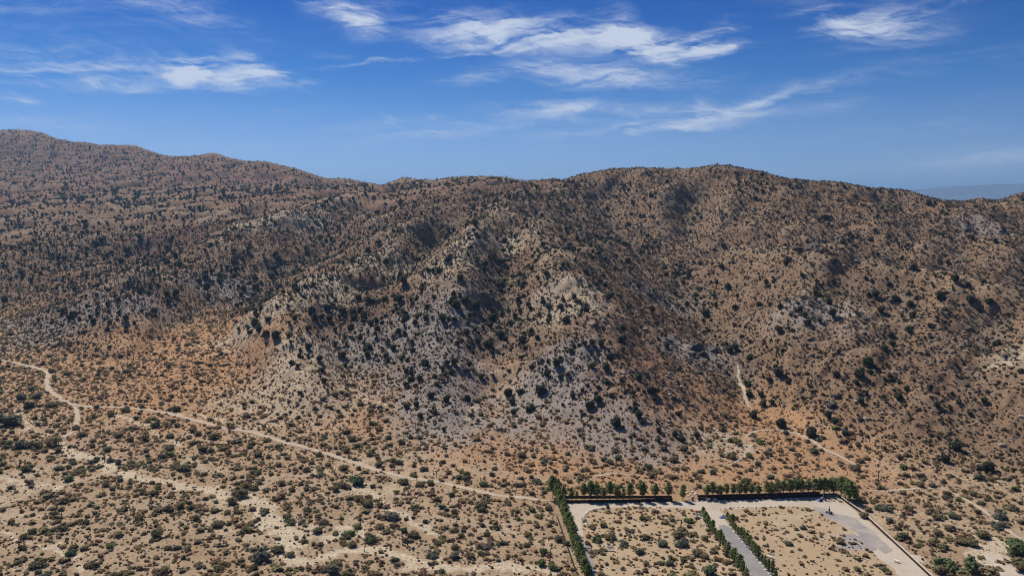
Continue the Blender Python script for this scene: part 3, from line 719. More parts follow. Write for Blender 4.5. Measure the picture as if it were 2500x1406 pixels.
# second, denser draw (several tries per cell keep the density free of the candidate count)
xs, ys = [x[keep]], [y[keep]]
for k in range(3):
    x2, y2 = cand(60000, 235, 1500); h2 = bil(HREL, x2, y2); c2 = fbm(x2, y2, 38, 3, 201); v2 = bil(CURV, x2, y2)
    d2 = np.where(x2 < 60, 1.25, 1)*.007*np.clip(.5+c2*1.6-v2/16, .02, 2.2)*np.clip((h2-3)/6, 0, 1)*np.where(x2 > 120, .42, 1)*np.where((x2 > 60) & (y2 < 420), .4, 1)
    a2 = math.radians(76)/2*(1500**2-235**2)/60000
    kk = rng.random(len(x2)) < d2*a2*.5; xs.append(x2[kk]); ys.append(y2[kk])
x = np.concatenate(xs); y = np.concatenate(ys)
near = y < 1200
mind = np.full(len(x), 99.0)
for a0 in range(0, len(x), 4000):
    dd = np.hypot(x[a0:a0+4000, None]-jx[None, :, 0], y[a0:a0+4000, None]-jx[None, :, 1]).min(1); mind[a0:a0+4000] = dd
ok = mind > 3.2; x, y = x[ok], y[ok]
r = rng.lognormal(math.log(1.38), .33, len(x)).clip(.6, 2.9)
# more in the gullies on the left, smaller on the dry right hill
r *= np.where((x > 60) & (y < 520), .8, 1.0)
r *= np.where(y > 1100, 1.25, 1.0)*np.where((y > 600) & (bil(CURV, x, y) > 4), .7, 1)
z = height(x, y)
crest = (z+1.4*r-H_CAM)/y > np.interp(x/y, sk[:, 0], sk[:, 1])-.0015     # wind-bitten and sparse along the crests
r = np.where(crest, r*.55, r); ok = ~crest | (rng.random(len(x)) < .55); x, y, z, r = x[ok], y[ok], z[ok], r[ok]
for q in range(len(x)): JUN.append((x[q], y[q], z[q], r[q], 0))
JUN = np.array(JUN)
# creosote and other tall bushes on the plain
CREO = []
big = [(875,1168,46,2),(957,1254,42,1),(585,1197,48,0),(815,1385,44,1),(850,1392,40,2),(640,1350,54,1),(22,1018,60,1),(2312,1372,54,3),(2375,1375,56,3),(2418,1392,50,3),(2480,1330,60,3),(2495,1375,46,3),(2350,1400,40,3),(1458,1311,32,3),(1523,1322,28,1),
 (1490,1305,34,0),(1560,1340,30,0),(1618,1322,32,1),(1665,1320,40,1),(1733,1388,42,2),(1690,1400,40,1),(1568,1262,22,3),(1680,1266,26,3),(1720,1310,22,0),(2145,1235,26,1),(2165,1238,28,1),(2220,1238,30,0),(2110,1255,26,0),(2170,1265,24,1),(2292,1298,26,0),(2320,1285,30,0),(2192,1286,18,1),
 (2400,1300,34,0),(2440,1255,34,1),(2445,1275,26,1),(2280,1320,30,0),(2370,1320,32,0),(2345,1318,30,0),(2310,1212,22,1),(2276,1182,20,1),(2060,1165,26,0),(1945,1168,24,1),(1880,1160,22,1),(1850,1130,22,1),(1740,1150,22,1),(1712,1146,24,1),(1590,1156,26,1),(1640,1160,20,0),(1560,1146,20,2),(1475,1118,22,2),
 (1325,1115,18,2),(1236,1105,20,0),(1120,1160,26,1),(1140,1165,24,1),(1095,1150,20,0),(1035,1140,26,0),(925,1130,26,0),(960,1120,24,0),(983,1170,30,0),(820,1190,28,0),(750,1143,26,0),(720,1145,20,0),(800,1130,22,0),(450,1140,32,0),(415,1060,24,0),(700,1115,18,2),(395,1110,26,0),(415,1090,24,0),(520,1060,30,0),(570,1075,20,0),(630,1105,28,0),(620,1185,26,0),(690,1175,24,0),(440,1230,28,0),(270,1010,22,0),(380,1035,26,0),(345,988,22,0),(430,995,26,0),(565,1035,26,0),(470,1048,20,0),
 (90,965,26,1),(50,965,30,1),(70,985,30,0),(120,985,24,0),(130,1075,40,0),(90,1082,34,0),(60,1080,40,1),(200,1055,26,0),(185,1040,22,0),(270,1120,24,1),(290,1125,22,1),(20,1080,26,2),(340,1260,24,0),(380,1300,36,0),(480,1260,26,0),(1050,1175,24,0),(1200,1155,20,0),(1065,1215,24,0),(1290,1145,20,2),(1345,1180,20,1),(1330,1120,18,0),(870,1280,28,0),(1300,1240,24,0),(1290,1300,24,0),(1320,1370,30,3),(1350,1380,28,3),(1080,1390,28,2),(1230,1320,24,0),(1110,1330,26,0),(930,1280,26,0),(790,1270,26,0),(775,1290,30,0)]
for px, py, s, kd in big:
    p = on_plain(px, py+s*.3)
    sl = math.sqrt(p[0]**2+p[1]**2+80**2); CREO.append((p[0], p[1], s*sl/FPX*.5, kd))
cx = np.array([c[:2] for c in CREO])
x, y = cand(9000, 150, 620)
h = bil(HREL, x, y)
dens = .030*np.clip(.85+1.1*fbm(x, y, 28, 3, 221), .1, 2)*np.clip(1-(h-2)/3, 0, 1)
inl = in_poly(x, y, ISLL_W); inr = in_poly(x, y, ISLR_W)
dens = np.where(inl, .018, dens); dens = np.where(inr, .004, dens)
area = math.radians(76)/2*(620**2-150**2)/9000
ok = (rng.random(len(x)) < dens*area) & ~keep_off(x, y, 2.0); x, y = x[ok], y[ok]
dd = np.hypot(x[:, None]-cx[None, :, 0], y[:, None]-cx[None, :, 1]).min(1); ok = dd > 2.4; x, y = x[ok], y[ok]
for q in range(len(x)): CREO.append((x[q], y[q], float(np.clip(rng.lognormal(math.log(1.08), .3), .6, 2.0)), 0 if rng.random() < .7 else int(rng.integers(1, 4))))
CREO = np.array(CREO); CREO_Z = height(CREO[:, 0], CREO[:, 1])

def px_of(x, y, z):
    f = np.array([0, math.cos(PITCH), -math.sin(PITCH)]); u = np.array([0, math.sin(PITCH), math.cos(PITCH)])
    d = np.stack([x, y, z-H_CAM], -1); w = d@f
    return 1250+FPX*d[..., 0]/w, 703-FPX*(d@u)/w, w
def visible(x, y, z, lift=1.0):
    vis = np.ones(len(x), bool)
    for s in np.linspace(.35, .985, 60):
        vis &= height(x*s, y*s) < H_CAM+(z+lift-H_CAM)*s+.3
    return vis
# the largest 290 of each kind in view are plants of their own, the rest is one cover
def split(P, Z_, rad, most):
    px, py, w = px_of(P[:, 0], P[:, 1], Z_)
    inside = (px > 5) & (px < 2495) & (py > 0) & (py < 1402)
    score = np.where(inside, rad/w, 0); order = np.argsort(-score)[:most*2]
    vs = visible(P[order, 0], P[order, 1], Z_[order]); order = order[vs & (score[order] > 0)][:most]
    m_ = np.zeros(len(P), bool); m_[order] = True; return m_
jm = split(JUN, JUN[:, 2], JUN[:, 3], 290)
cm = split(CREO, CREO_Z, CREO[:, 2], 290)

m_creo_kinds = [m_creo, leaf_mat('grey_green_leaves', [(.19,.20,.145),(.22,.215,.165),(.18,.20,.15)]),
 leaf_mat('blue_green_leaves', [(.15,.20,.11),(.17,.215,.125)]), leaf_mat('bright_green_leaves', [(.17,.22,.085),(.19,.235,.10),(.16,.20,.09)])]
kind_meshes = [creo_meshes]
for k in range(1, 4):
    l = []
    for mm in creo_meshes[:4]:
        c = mm.copy(); c.materials[0] = m_creo_kinds[k]; l.append(c)
    kind_meshes.append(l)
JREG = [('the grey scree spur', 1010, 880), ('the pale stony spur', 740, 900), ('the long pale crest', 850, 690),
 ('the low left ridge', 330, 740), ('the far left slopes', 450, 540), ('the central spur', 1400, 860), ('the foot of the central spur', 1520, 1030),
 ('the canyon sides', 1780, 900), ('the dry right hill', 2150, 880), ('the right hill crest', 2050, 690), ('the summit slope', 1750, 480),
 ('the slope under the middle skyline', 1200, 520), ('the far right slope', 2380, 600), ('the upper central spur', 1300, 660), ('the foot of the right hill', 2300, 1090)]
CREG = [('the plain left of the sandy track', 200, 1060), ('the plain above the sandy track', 560, 1000), ('the lower left plain', 250, 1300), ('the plain below the sandy track', 760, 1250),
 ('the plain beside the left pine row', 1150, 1330), ('the orange flat behind the lot corner', 1230, 1060), ('the flat behind the pine rows', 1650, 1150), ('the left dirt island', 1580, 1320),
 ('the right dirt island', 1980, 1320), ('the slope right of the brick wall', 2250, 1270), ('the flat at the canyon mouth', 1880, 1090), ('the wash at the lower right', 2420, 1380), ('the flat under the grey scree', 1000, 1100)]
ORD = 'first second third fourth fifth sixth seventh eighth ninth tenth eleventh twelfth thirteenth fourteenth fifteenth sixteenth seventeenth eighteenth nineteenth twentieth'.split()
ORD += ['twenty-'+o for o in ORD[:9]]+['thirtieth']+['thirty-'+o for o in ORD[:9]]+['fortieth']+['forty-'+o for o in ORD[:9]]+['fiftieth']
def group_labels(items, regs, what, plural):
    """items: (px, py, size, colour word). Distinct ones get their own label, look-alikes share one."""
    reg = [min(range(len(regs)), key=lambda k: (regs[k][1]-i[0])**2+((regs[k][2]-i[1])*1.6)**2) for i in items]
    lab = [None]*len(items); grp = [None]*len(items)
    for k in range(len(regs)):
        mem = [i for i in range(len(items)) if reg[i] == k]
        parts = [('', mem)]
        if len(mem) > 12:
            mem.sort(key=lambda i: items[i][1]); n3 = 3 if len(mem) > 26 else 2; c = [len(mem)*j_//n3 for j_ in range(n3+1)]
            parts = list(zip(((', upper part', ', lower part') if n3 == 2 else (', upper part', ', middle part', ', lower part')), [mem[c[j_]:c[j_+1]] for j_ in range(n3)]))
        for pre, mm in parts:
            mm = sorted(mm, key=lambda i: items[i][0])
            for r_, i in enumerate(mm):
                place = regs[k][0]+pre
                if len(mm) == 1: lab[i] = f'{items[i][3]} {what} standing alone on {place}'
                else: lab[i] = f'{ORD[r_]} {what} from the left on {place}'
                grp[i] = f'{plural} on {place}'
    return lab, grp
idx = np.nonzero(jm)[0]; jpx, jpy, jw = px_of(JUN[idx, 0], JUN[idx, 1], JUN[idx, 2])
labs, grps = group_labels([(jpx[q], jpy[q], JUN[idx[q], 3], 'dark green') for q in range(len(idx))], JREG, 'juniper bush', 'juniper bushes')
for q, i in enumerate(idx):
    o = link(bpy.data.objects.new('juniper_bush', juni_meshes[int(rng.integers(7))])); s = JUN[i, 3]
    o.location = (JUN[i, 0], JUN[i, 1], JUN[i, 2]-.12*s); o.rotation_euler = (0, 0, rng.uniform(0, 6.28)); o.scale = (s*rng.uniform(.9, 1.1), s*rng.uniform(.9, 1.1), s*rng.uniform(.85, 1.1))
    tag(o, labs[q], 'bush', grps[q])
idx = np.nonzero(cm)[0]; cpx, cpy, cw = px_of(CREO[idx, 0], CREO[idx, 1], CREO_Z[idx]); KW = ['olive', 'grey-green', 'blue-green', 'bright green']
labs, grps = group_labels([(cpx[q], cpy[q], CREO[idx[q], 2], KW[int(CREO[idx[q], 3])]) for q in range(len(idx))], CREG, 'desert bush', 'desert bushes')
for q, i in enumerate(idx):
    kd = int(CREO[i, 3]); ms = kind_meshes[kd]
    o = link(bpy.data.objects.new('desert_bush', ms[int(rng.integers(len(ms)))])); s = CREO[i, 2]
    o.location = (CREO[i, 0], CREO[i, 1], CREO_Z[i]-.05); o.rotation_euler = (0, 0, rng.uniform(0, 6.28)); o.scale = (s*rng.uniform(.9, 1.15), s*rng.uniform(.9, 1.15), s*rng.uniform(.8, 1.1))
    tag(o, labs[q], 'bush', grps[q])
# the rest of the junipers
rest = JUN[~jm]
def dry(x, y, t):
    k = (orange(x, y)*(rng.random(len(x)) < .75)*.8)[:, None]; return t*(1-k)+np.array((.42, .26, .14))*k
def tints(n, cols, jit=.18):
    c = np.array(cols)[rng.integers(0, len(cols), n)]; return np.clip(c*rng.uniform(1-jit, 1+jit, (n, 1)), 0, 1)
n = len(rest)
gn_scatter('juniper_scrub', np.stack([rest[:, 0], rest[:, 1], rest[:, 2]-.1], 1), np.stack([rest[:, 3]]*3, 1)*rng.uniform(.85, 1.1, (n, 3)), np.stack([np.zeros(n), np.zeros(n), rng.uniform(0, 6.28, n)], 1),
    tints(n, [(.085,.10,.060),(.11,.115,.070),(.095,.105,.085),(.13,.125,.08)]), sj_meshes)
rest = CREO[~cm]; rz = CREO_Z[~cm]; n = len(rest)
gn_scatter('creosote_scrub', np.stack([rest[:, 0], rest[:, 1], rz-.05], 1), np.stack([rest[:, 2], rest[:, 2], rest[:, 2]*.55], 1), np.stack([np.zeros(n), np.zeros(n), rng.uniform(0, 6.28, n)], 1),
    tints(n, DARK_CREO+[(.19,.19,.14)]), sj_meshes)
# low scrub: plain and slopes, thinning with distance where it goes below a pixel
def scrub(n, d0, d1, lo, hi, dens_f, tint_f, name, zflat=1.0):
    x, y = cand(n, d0, d1); h = bil(HREL, x, y)
    area = math.radians(76)/2*(d1*d1-d0*d0)/n
    ok = (rng.random(n) < dens_f(x, y, h)*area) & ~keep_off(x, y); x, y, h = x[ok], y[ok], h[ok]
    s = rng.lognormal(0, .35, len(x))*rng.uniform(lo, hi, len(x)); z = height(x, y); m = len(x)
    gn_scatter(name, np.stack([x, y, z-.04], 1), np.stack([s, s, s*zflat], 1)*rng.uniform(.8, 1.2, (m, 3)), np.stack([rng.uniform(-.2, .2, m), rng.uniform(-.2, .2, m), rng.uniform(0, 6.28, m)], 1), tint_f(x, y, h), sc_meshes)
    return m
def plain_d(x, y, h):
    d = .46*np.clip(.95+.8*fbm(x, y, 12, 3, 231), .2, 1.5)*(1-.4*orange(x, y))*(1-.9*channels(x, y))*np.clip(1-(h-2)/2, 0, 1)
    w = np.zeros(x.shape, bool)
    for pts, ww in WASH_W: w |= seg_dist(x, y, pts) < ww*1.1
    d = np.where(w, d*.08, d); inl = in_poly(x, y, ISLL_W); inr = in_poly(x, y, ISLR_W)
    return np.where(inl, .38, np.where(inr, .17, d))
def plain_t(x, y, h):
    return dry(x, y, tints(len(x), [(.31,.22,.14),(.27,.19,.12),(.34,.22,.13),(.25,.225,.11),(.27,.24,.13),(.27,.23,.18),(.40,.29,.17),(.36,.31,.17),(.24,.21,.11)]))
def hill_d(x, y, h):
    d = (1-.5*orange(x, y))*.52*np.clip(.9+.8*fbm(x, y, 20, 3, 241), .2, 1.5)*np.clip((h-1)/2, 0, 1)
    return d
def hill_t(x, y, h):
    g = fbm(x, y, 50, 3, 251)[:, None]
    a = tints(len(x), [(.15,.13,.09),(.12,.115,.075),(.18,.14,.095),(.15,.14,.115),(.11,.105,.07)])
    b = tints(len(x), [(.24,.165,.105),(.21,.15,.10),(.18,.155,.09)])
    k = np.clip(g*2+.3, 0, 1); return dry(x, y, a*(1-k)+b*k)
scrub(260000, 150, 800, .6, 1.6, plain_d, plain_t, 'low_scrub', .58)
scrub(150000, 220, 460, .7, 1.25, hill_d, hill_t, 'hillside_scrub', .8)
scrub(190000, 460, 900, .8, 1.4, lambda x, y, h: hill_d(x, y, h)*.75, hill_t, 'upper_hillside_scrub', .9)
scrub(120000, 900, 2900, 1.3, 2.3, lambda x, y, h: .03*np.clip(.8+1.5*fbm(x, y, 60, 3, 261), .1, 2)*np.clip((h-2)/4, 0, 1), hill_t, 'distant_scrub', .8)
# dry grass tufts and small litter on the plain
def tuft_d(x, y, h): return .5*np.clip(.6+1.2*fbm(x, y, 8, 3, 271), 0, 1.8)*np.clip(1-(h-6)/6, 0, 1)
scrub(120000, 150, 420, .3, .65, tuft_d, lambda x, y, h: tints(len(x), [(.19,.13,.075),(.16,.105,.065),(.22,.15,.09),(.12,.085,.06)]), 'dry_grass', .8)
# loose rocks on the slopes
x, y = cand(100000, 230, 800); h = bil(HREL, x, y)
dn = .2*np.clip(.3+2.2*fbm(x, y, 24, 3, 281)+np.where(x > 40, .35, 0), 0, 2)*np.clip((h-2)/4, 0, 1)
ok = rng.random(len(x)) < dn*math.radians(76)/2*(800**2-230**2)/100000; x, y = x[ok], y[ok]; n = len(x)
s = rng.lognormal(math.log(.65), .5, n).clip(.25, 2.8)
gn_scatter('loose_rocks', np.stack([x, y, height(x, y)], 1), np.stack([s]*3, 1)*rng.uniform(.7, 1.3, (n, 3)), rng.uniform(-.4, .4, (n, 3))*np.array([1, 1, 8]), None, rock_meshes)
# ------------------------------------------------------------------ the lot: drives, islands, asphalt
def fbmv(x, y, sc, o=3, seed=0): return float(fbm(np.array([x]), np.array([y]), sc, o, seed)[0])
def soil_mat(name, c0, c1, c2, scale=.35, rough=1.0):
    m = bpy.data.materials.new(name); m.use_nodes = True; t = m.node_tree; b = t.nodes['Principled BSDF']
    b.inputs['Roughness'].default_value = rough; b.inputs['Specular IOR Level'].default_value = .1
    pos = N(t, 'ShaderNodeNewGeometry').outputs['Position']
    a = N(t, 'ShaderNodeTexNoise', {'Vector': pos, 'Scale': scale, 'Detail': 6.0, 'Roughness': .6}).outputs[0]
    c = RAMP(t, a, [(.30, c0), (.5, c1), (.70, c2)])
    f = N(t, 'ShaderNodeTexNoise', {'Vector': pos, 'Scale': 3.0, 'Detail': 6.0, 'Roughness': .7}).outputs[0]
    f = N(t, 'ShaderNodeMapRange', {0: f, 1: .3, 2: .7, 3: .86, 4: 1.12}).outputs[0]
    t.links.new(N(t, 'ShaderNodeHueSaturation', {'Value': f, 'Color': c}).outputs[0], b.inputs['Base Color'])
    return m
m_gravel = soil_mat('pale_gravel', (.42,.36,.29), (.50,.44,.365), (.45,.37,.285), .12)
m_dirt = soil_mat('island_dirt', (.43,.31,.195), (.39,.29,.185), (.46,.37,.265), .11)
m_asph = soil_mat('worn_asphalt', (.235,.225,.235), (.27,.255,.26), (.33,.30,.28), .25)
m_fade = soil_mat('faded_asphalt', (.26,.245,.25), (.33,.30,.285), (.44,.38,.31), .22)
m_track = soil_mat('track_sand', (.43,.35,.26), (.48,.40,.31), (.40,.31,.22), .2)
m_strip = soil_mat('brown_verge', (.20,.14,.10), (.27,.20,.14), (.36,.27,.18), .3)
def ragged(pts, step=1.5, amp=.5, seed=0):
    P = densify(list(pts)+[pts[0]], step)[:-1]; out = []
    for k in range(len(P)):
        a = P[k-1]; b = P[(k+1) % len(P)]; nx_, ny_ = b[1]-a[1], a[0]-b[0]; L = math.hypot(nx_, ny_)+1e-6
        d = amp*fbmv(P[k][0], P[k][1], 5, 3, seed); out.append((P[k][0]+nx_/L*d, P[k][1]+ny_/L*d))
    return out
def flat(name, pts, z, m, amp=.5, seed=0, label=None):
    bm = bmesh.new(); P = ragged(pts, 1.5, amp, seed)
    f = bm.faces.new([bm.verts.new((x, y, z)) for x, y in P]); bmesh.ops.triangulate(bm, faces=[f])
    for f in bm.faces:
        if f.normal.z < 0: f.normal_flip()
    o = bm_obj(name, bm, m); tag(o, label, kind='structure'); return o
W = lambda l: [G(*p)[:2] for p in l]
flat('gravel_drive', LOT_W, .03, m_gravel, .5, 1)
flat('dirt_island', ISLL_W, .045, m_dirt, 1.1, 2); flat('dirt_island', ISLR_W, .045, m_dirt, 1.3, 3)
flat('asphalt_road', W([(1754,1283),(1768,1280),(1782,1287),(1806,1308),(1862,1368),(1900,1425),(1856,1425),(1815,1372),(1778,1325),(1760,1298)]), .06, m_asph, .6, 4)
flat('asphalt_road', W([(1985,1236),(2003,1237),(2040,1252),(2090,1268),(2130,1297),(2182,1342),(2160,1350),(2120,1325),(2085,1296),(2040,1272),(2005,1256)]), .06, m_fade, 1.3, 5)
flat('asphalt_road', W([(1422,1325),(1434,1326),(1444,1345),(1450,1372),(1462,1425),(1444,1425),(1436,1375),(1426,1350)]), .06, m_asph, .5, 6)
flat('gravel_patch', W([(2030,1322),(2060,1305),(2100,1310),(2140,1335),(2125,1345),(2080,1342),(2045,1338)]), .0525, m_fade, 2.2, 7)
flat('brown_verge', W([(1340,1222),(1352,1222),(1366,1262),(1380,1310),(1398,1360),(1418,1420),(1396,1420),(1380,1350),(1358,1270)]), .035, m_strip, .5, 8)
def ribbon(name, pts, w, m, lift, kind='structure'):
    P = densify([p for p in pts], .8); L_, R_ = [], []
    for k in range(len(P)):
        a = P[max(0, k-2)]; b = P[min(len(P)-1, k+2)]; d = np.array([b[0]-a[0], b[1]-a[1]]); d /= np.linalg.norm(d)+1e-9
        ww = .62*w*(1+.9*fbmv(P[k][0], P[k][1], 5, 3, 301)); ww2 = .62*w*(1+.9*fbmv(P[k][0]+50, P[k][1], 4, 3, 303)); off = 1.2*fbmv(P[k][0], P[k][1], 14, 2, 307)
        e_ = min(1, (k+1)/12, (len(P)-k)/12); ww *= e_; ww2 *= e_
        c = P[k][:2]+np.array([-d[1], d[0]])*off
        L_.append(c+np.array([-d[1], d[0]])*ww); R_.append(c-np.array([-d[1], d[0]])*ww2)
    n = len(P); rows = []
    for t_ in (0, .33, .67, 1.0): rows.append(np.array(L_)*(1-t_)+np.array(R_)*t_)
    V = np.concatenate(rows); z = height(V[:, 0], V[:, 1])+lift
    F = [(r_*n+k, r_*n+k+1, (r_+1)*n+k+1, (r_+1)*n+k) for r_ in range(3) for k in range(n-1)]
    me = mesh_np(name, np.concatenate([V, z[:, None]], 1), F, [m], smooth=True)
    me.flip_normals() if me.polygons[0].normal.z < 0 else None
    return tag(link(bpy.data.objects.new(name, me)), kind=kind)
for (pts, w), (_, _, lb) in zip(TRACK_W, TRACKS): ribbon('dirt_track', pts, w, m_track, .07)

# ------------------------------------------------------------------ walls
m_brick = mat('dark_brick', (.04, .022, .018), var=.4, scale=3, bump=.02)
m_cap = mat('white_coping', (.60, .53, .46), var=.12, scale=2)
m_capr = mat('brick_coping', (.07, .04, .03), var=.3, scale=2)
def wall(label, pts, h, th, cap, capm, cat='wall', block=2.6):
    a = pts[0]; root = empty('brick_wall', (a[0], a[1], 0)); tag(root, label, cat)
    P = [Vector((p[0]-a[0], p[1]-a[1], 0)) for p in pts]; bm = bmesh.new(); segs = []
    for p, q_ in zip(P[:-1], P[1:]):
        d = q_-p; L = d.length; ang_ = math.atan2(d.y, d.x); n_ = max(1, round(L/6))
        for k in range(n_):   # bays with a joint between them, each a little off its neighbour's height
            c = p+d*((k+.5)/n_); hh = h+random.uniform(-.04, .04)
            bx(bm, (c.x, c.y, hh/2-.15), (L/n_-.03, th, hh+.3), ang_)
        segs.append((p, d, L, ang_))
    bm_obj('wall_body', bm, m_brick, root)
    if cap:
        mesh_c = None
        for p, d, L, ang_ in segs:
            n_ = max(1, round(L/block))
            for k in range(n_):
                c = p+d*((k+.5)/n_)
                if mesh_c is None:
                    b2 = bmesh.new(); bx(b2, (0, 0, 0), (1, th-.02, .11), bevel=.012); o = bm_obj('coping_stone', b2, capm, root); mesh_c = o.data
                else: o = link(bpy.data.objects.new('coping_stone', mesh_c)); o.parent = root
                o.location = (c.x, c.y, h+.09+random.uniform(-.01, .01)); o.rotation_euler = (0, 0, ang_+random.uniform(-.012, .012)); o.scale = (L/n_-.05, 1, 1)
    return root
wall('long low dark brick wall at the drive edge, left of the gap', W([(1368,1227),(1500,1225.5),(1642,1222)]), .6, .3, True, m_capr)
wall('low dark brick wall behind the pines, left of the gap', W([(1366,1215),(1500,1214.5),(1640,1214)]), .6, .3, False, None)
wall('long low dark brick wall at the drive edge, right of the gap', W([(1703,1221),(1850,1217),(1950,1213.5),(2043,1209.5)]), .6, .3, True, m_capr)
wall('low dark brick wall behind the pines, right of the gap', W([(1703,1212.5),(1850,1209.5),(2000,1204)]), .6, .3, False, None)
wall('red brick wall with white coping running down the right side', W([(2045,1211),(2110,1257),(2180,1322),(2290,1425)]), .6, .3, True, m_cap)
wall('thin low brown kerb wall left of the left pine row', W([(1360,1262),(1380,1320),(1400,1378),(1415,1425)]), .35, .22, False, None)

# ------------------------------------------------------------------ pines
m_pine = leaf_mat('pine_needles', [(.17,.225,.07),(.20,.24,.08),(.15,.20,.07),(.21,.24,.095)], var=.35)
m_bark = mat('pine_bark', (.12,.085,.06), var=.3)
def pine_proto(seed, H, rx, low=.27):
    """Unit pine: trunk with limbs, crown of tufts set on whorled limbs."""
    g = random.Random(seed); ng_ = np.random.default_rng(seed)
    bm = bmesh.new(); lean = g.uniform(-.12, .12)
    def tr(z): return Vector((lean*(z/H)**2*H*.3, 0, z))
    tube(bm, [tr(z) for z in (-.2, H*.3, H*.6, H*.95)], [.10, .085, .05, .015], 6)
    tufts = []
    z = H*low
    while z < H*.97:
        u = (z-H*low)/(H*(1-low)); r = rx*(math.sin(math.pi*(u*.72+.28))**.8)*g.uniform(.75, 1.1); nb = g.randint(4, 6)
        a0 = g.uniform(0, 6.28)
        for k in range(nb):
            a = a0+k*6.283/nb+g.uniform(-.35, .35); rr = r*g.uniform(.6, 1.12); p = tr(z)
            e = p+Vector((math.cos(a)*rr, math.sin(a)*rr, rr*g.uniform(.25, .6)))
            tube(bm, [p, e], [.025, .008], 3)
            for w_ in (.45, .75, 1.0):
                c = p.lerp(e, w_)
                for j in range(4): tufts.append((c+Vector((g.gauss(0, .13), g.gauss(0, .13), g.gauss(0, .11)+.05)), p))
        z += H*g.uniform(.065, .10)
    for j in range(10): tufts.append((tr(H)+Vector((g.gauss(0, .1), g.gauss(0, .1), g.uniform(-.5, .12))), tr(H*.8)))
    n = len(tufts); c = np.array([tuple(t_[0]) for t_ in tufts]); p = np.array([tuple(t_[1]) for t_ in tufts])
    nrm = c-p; nrm /= np.linalg.norm(nrm, axis=1)[:, None]+1e-6; nrm = nrm+ng_.normal(size=(n, 3))*.6; nrm[:, 2] += .35; nrm /= np.linalg.norm(nrm, axis=1)[:, None]
    t1 = np.cross(nrm, ng_.normal(size=(n, 3))); t1 /= np.linalg.norm(t1, axis=1)[:, None]; t2 = np.cross(nrm, t1)
    s = .15*ng_.uniform(.6, 1.4, n)[:, None]
    q_ = np.stack([c-t1*s-t2*s*.5, c+t1*s*.6-t2*s, c+t1*s+t2*s*.7, c-t1*s*.5+t2*s], 1).reshape(-1, 3)
    crown = mesh_np('crown', q_, np.arange(4*n).reshape(n, 4), [m_pine])
    tme = bpy.data.meshes.new('trunk'); bm.to_mesh(tme); bm.free(); tme.materials.append(m_bark)
    return tme, crown
PINES = [pine_proto(40+i, 5.0, r_, l_) for i, (r_, l_) in enumerate([(1.05,.30),(1.2,.27),(.95,.34),(1.3,.30),(1.1,.24),(.9,.30),(1.25,.36)])]
def pine(x, y, hgt, label, group, wide=1.0, kind=None):
    root = empty('pine_tree', (x, y, 0.0), random.uniform(0, 6.28)); tag(root, label, 'tree', group)
    tme, cme = PINES[random.randrange(len(PINES)) if kind is None else kind]; s = hgt/5.0
    root.scale = (s*wide, s*wide, s)
    for nm, me in (('trunk', tme), ('crown', cme)):
        o = link(bpy.data.objects.new(nm, me)); o.parent = root
rowL = [(1377,36),(1395,33),(1408,24),(1426,44),(1441,48),(1458,44),(1475,33),(1489,50),(1507,38),(1522,32),(1538,45),(1568,48),(1600,44),(1632,48)]
for i, (px, h) in enumerate(rowL):
    x, y, _ = G(px, 1219.5); pine(x, y, h*.104, f'{ORD[i]} pine from the left corner in the row behind the long drive wall', 'pines in the row left of the gap', random.uniform(1.1, 1.5))
x, y, _ = G(1667, 1220); pine(x, y, 4.3, 'lone pine at the gap between the two drive walls', 'pines in the row left of the gap', 1.1, 4)
rowR = [(1726,38),(1740,46),(1757,36),(1774,40),(1790,36),(1805,42),(1820,42),(1835,36),(1851,32),(1872,40),(1883,42),(1897,40),(1912,44),(1928,46),(1943,46),(1957,46),(1973,42),(1990,44),(2002,46),(2013,48),(2024,44),(2034,40)]
for i, (px, h) in enumerate(rowR):
    x, y, _ = G(px, 1216.5-(px-1700)*.031); pine(x, y, h*.100, f'{ORD[i]} pine from the gap in the row behind the right drive wall', 'pines in the row right of the gap', random.uniform(1.1, 1.5))
for i, (px, py, h) in enumerate([(2053,1213,5.6),(2064,1219,5.0),(2075,1226,5.8),(2086,1229,4.6),(2070,1215,5.2)]):
    x, y, _ = G(px, py); pine(x, y, h, f'{ORD[i]} pine of the dense clump outside the right wall corner', 'pines in the clump at the right wall corner', 1.25)
x, y, _ = G(1350, 1216); pine(x, y, 6.2, 'tall bushy pine at the left corner where the two rows meet', 'pines at the left corner', 1.35, 3)
x, y, _ = G(1362, 1213); pine(x, y, 5.0, 'smaller pine just right of the tall left corner pine', 'pines at the left corner', 1.2, 1)
LP = densify(W([(1361,1226),(1372,1255),(1386,1292),(1400,1335),(1415,1378),(1436,1432)]), .5)
cum = np.concatenate([[0], np.cumsum(np.hypot(*(np.diff(LP[:, :2], axis=0).T)))]); k = 0; s_ = 0.0
while s_ < cum[-1]:
    i = int(np.searchsorted(cum, s_)); x, y = LP[min(i, len(LP)-1)][:2]
    pine(x+random.uniform(-.3, .3), y, random.uniform(4.0, 5.2), f'{ORD[min(k, 29)]} pine down from the corner in the dense left row', 'pines in the dense row along the left side', 1.05)
    k += 1; s_ += random.uniform(1.9, 2.5)
for lab, a, b, n in (('left', (1717,1272), (1822,1418), 17), ('right', (1776,1277), (1893,1418), 17)):
    A = G(*a); B = G(*b)
    for i in range(n):
        f = (i+random.uniform(-.12, .12))/(n-1); x = A[0]+(B[0]-A[0])*f; y = A[1]+(B[1]-A[1])*f
        pine(x, y, random.uniform(2.4, 4.0), f'{ORD[i]} small pine down the {lab} side of the asphalt road', f'small pines along the {lab} side of the asphalt road', random.uniform(.85, 1.15))

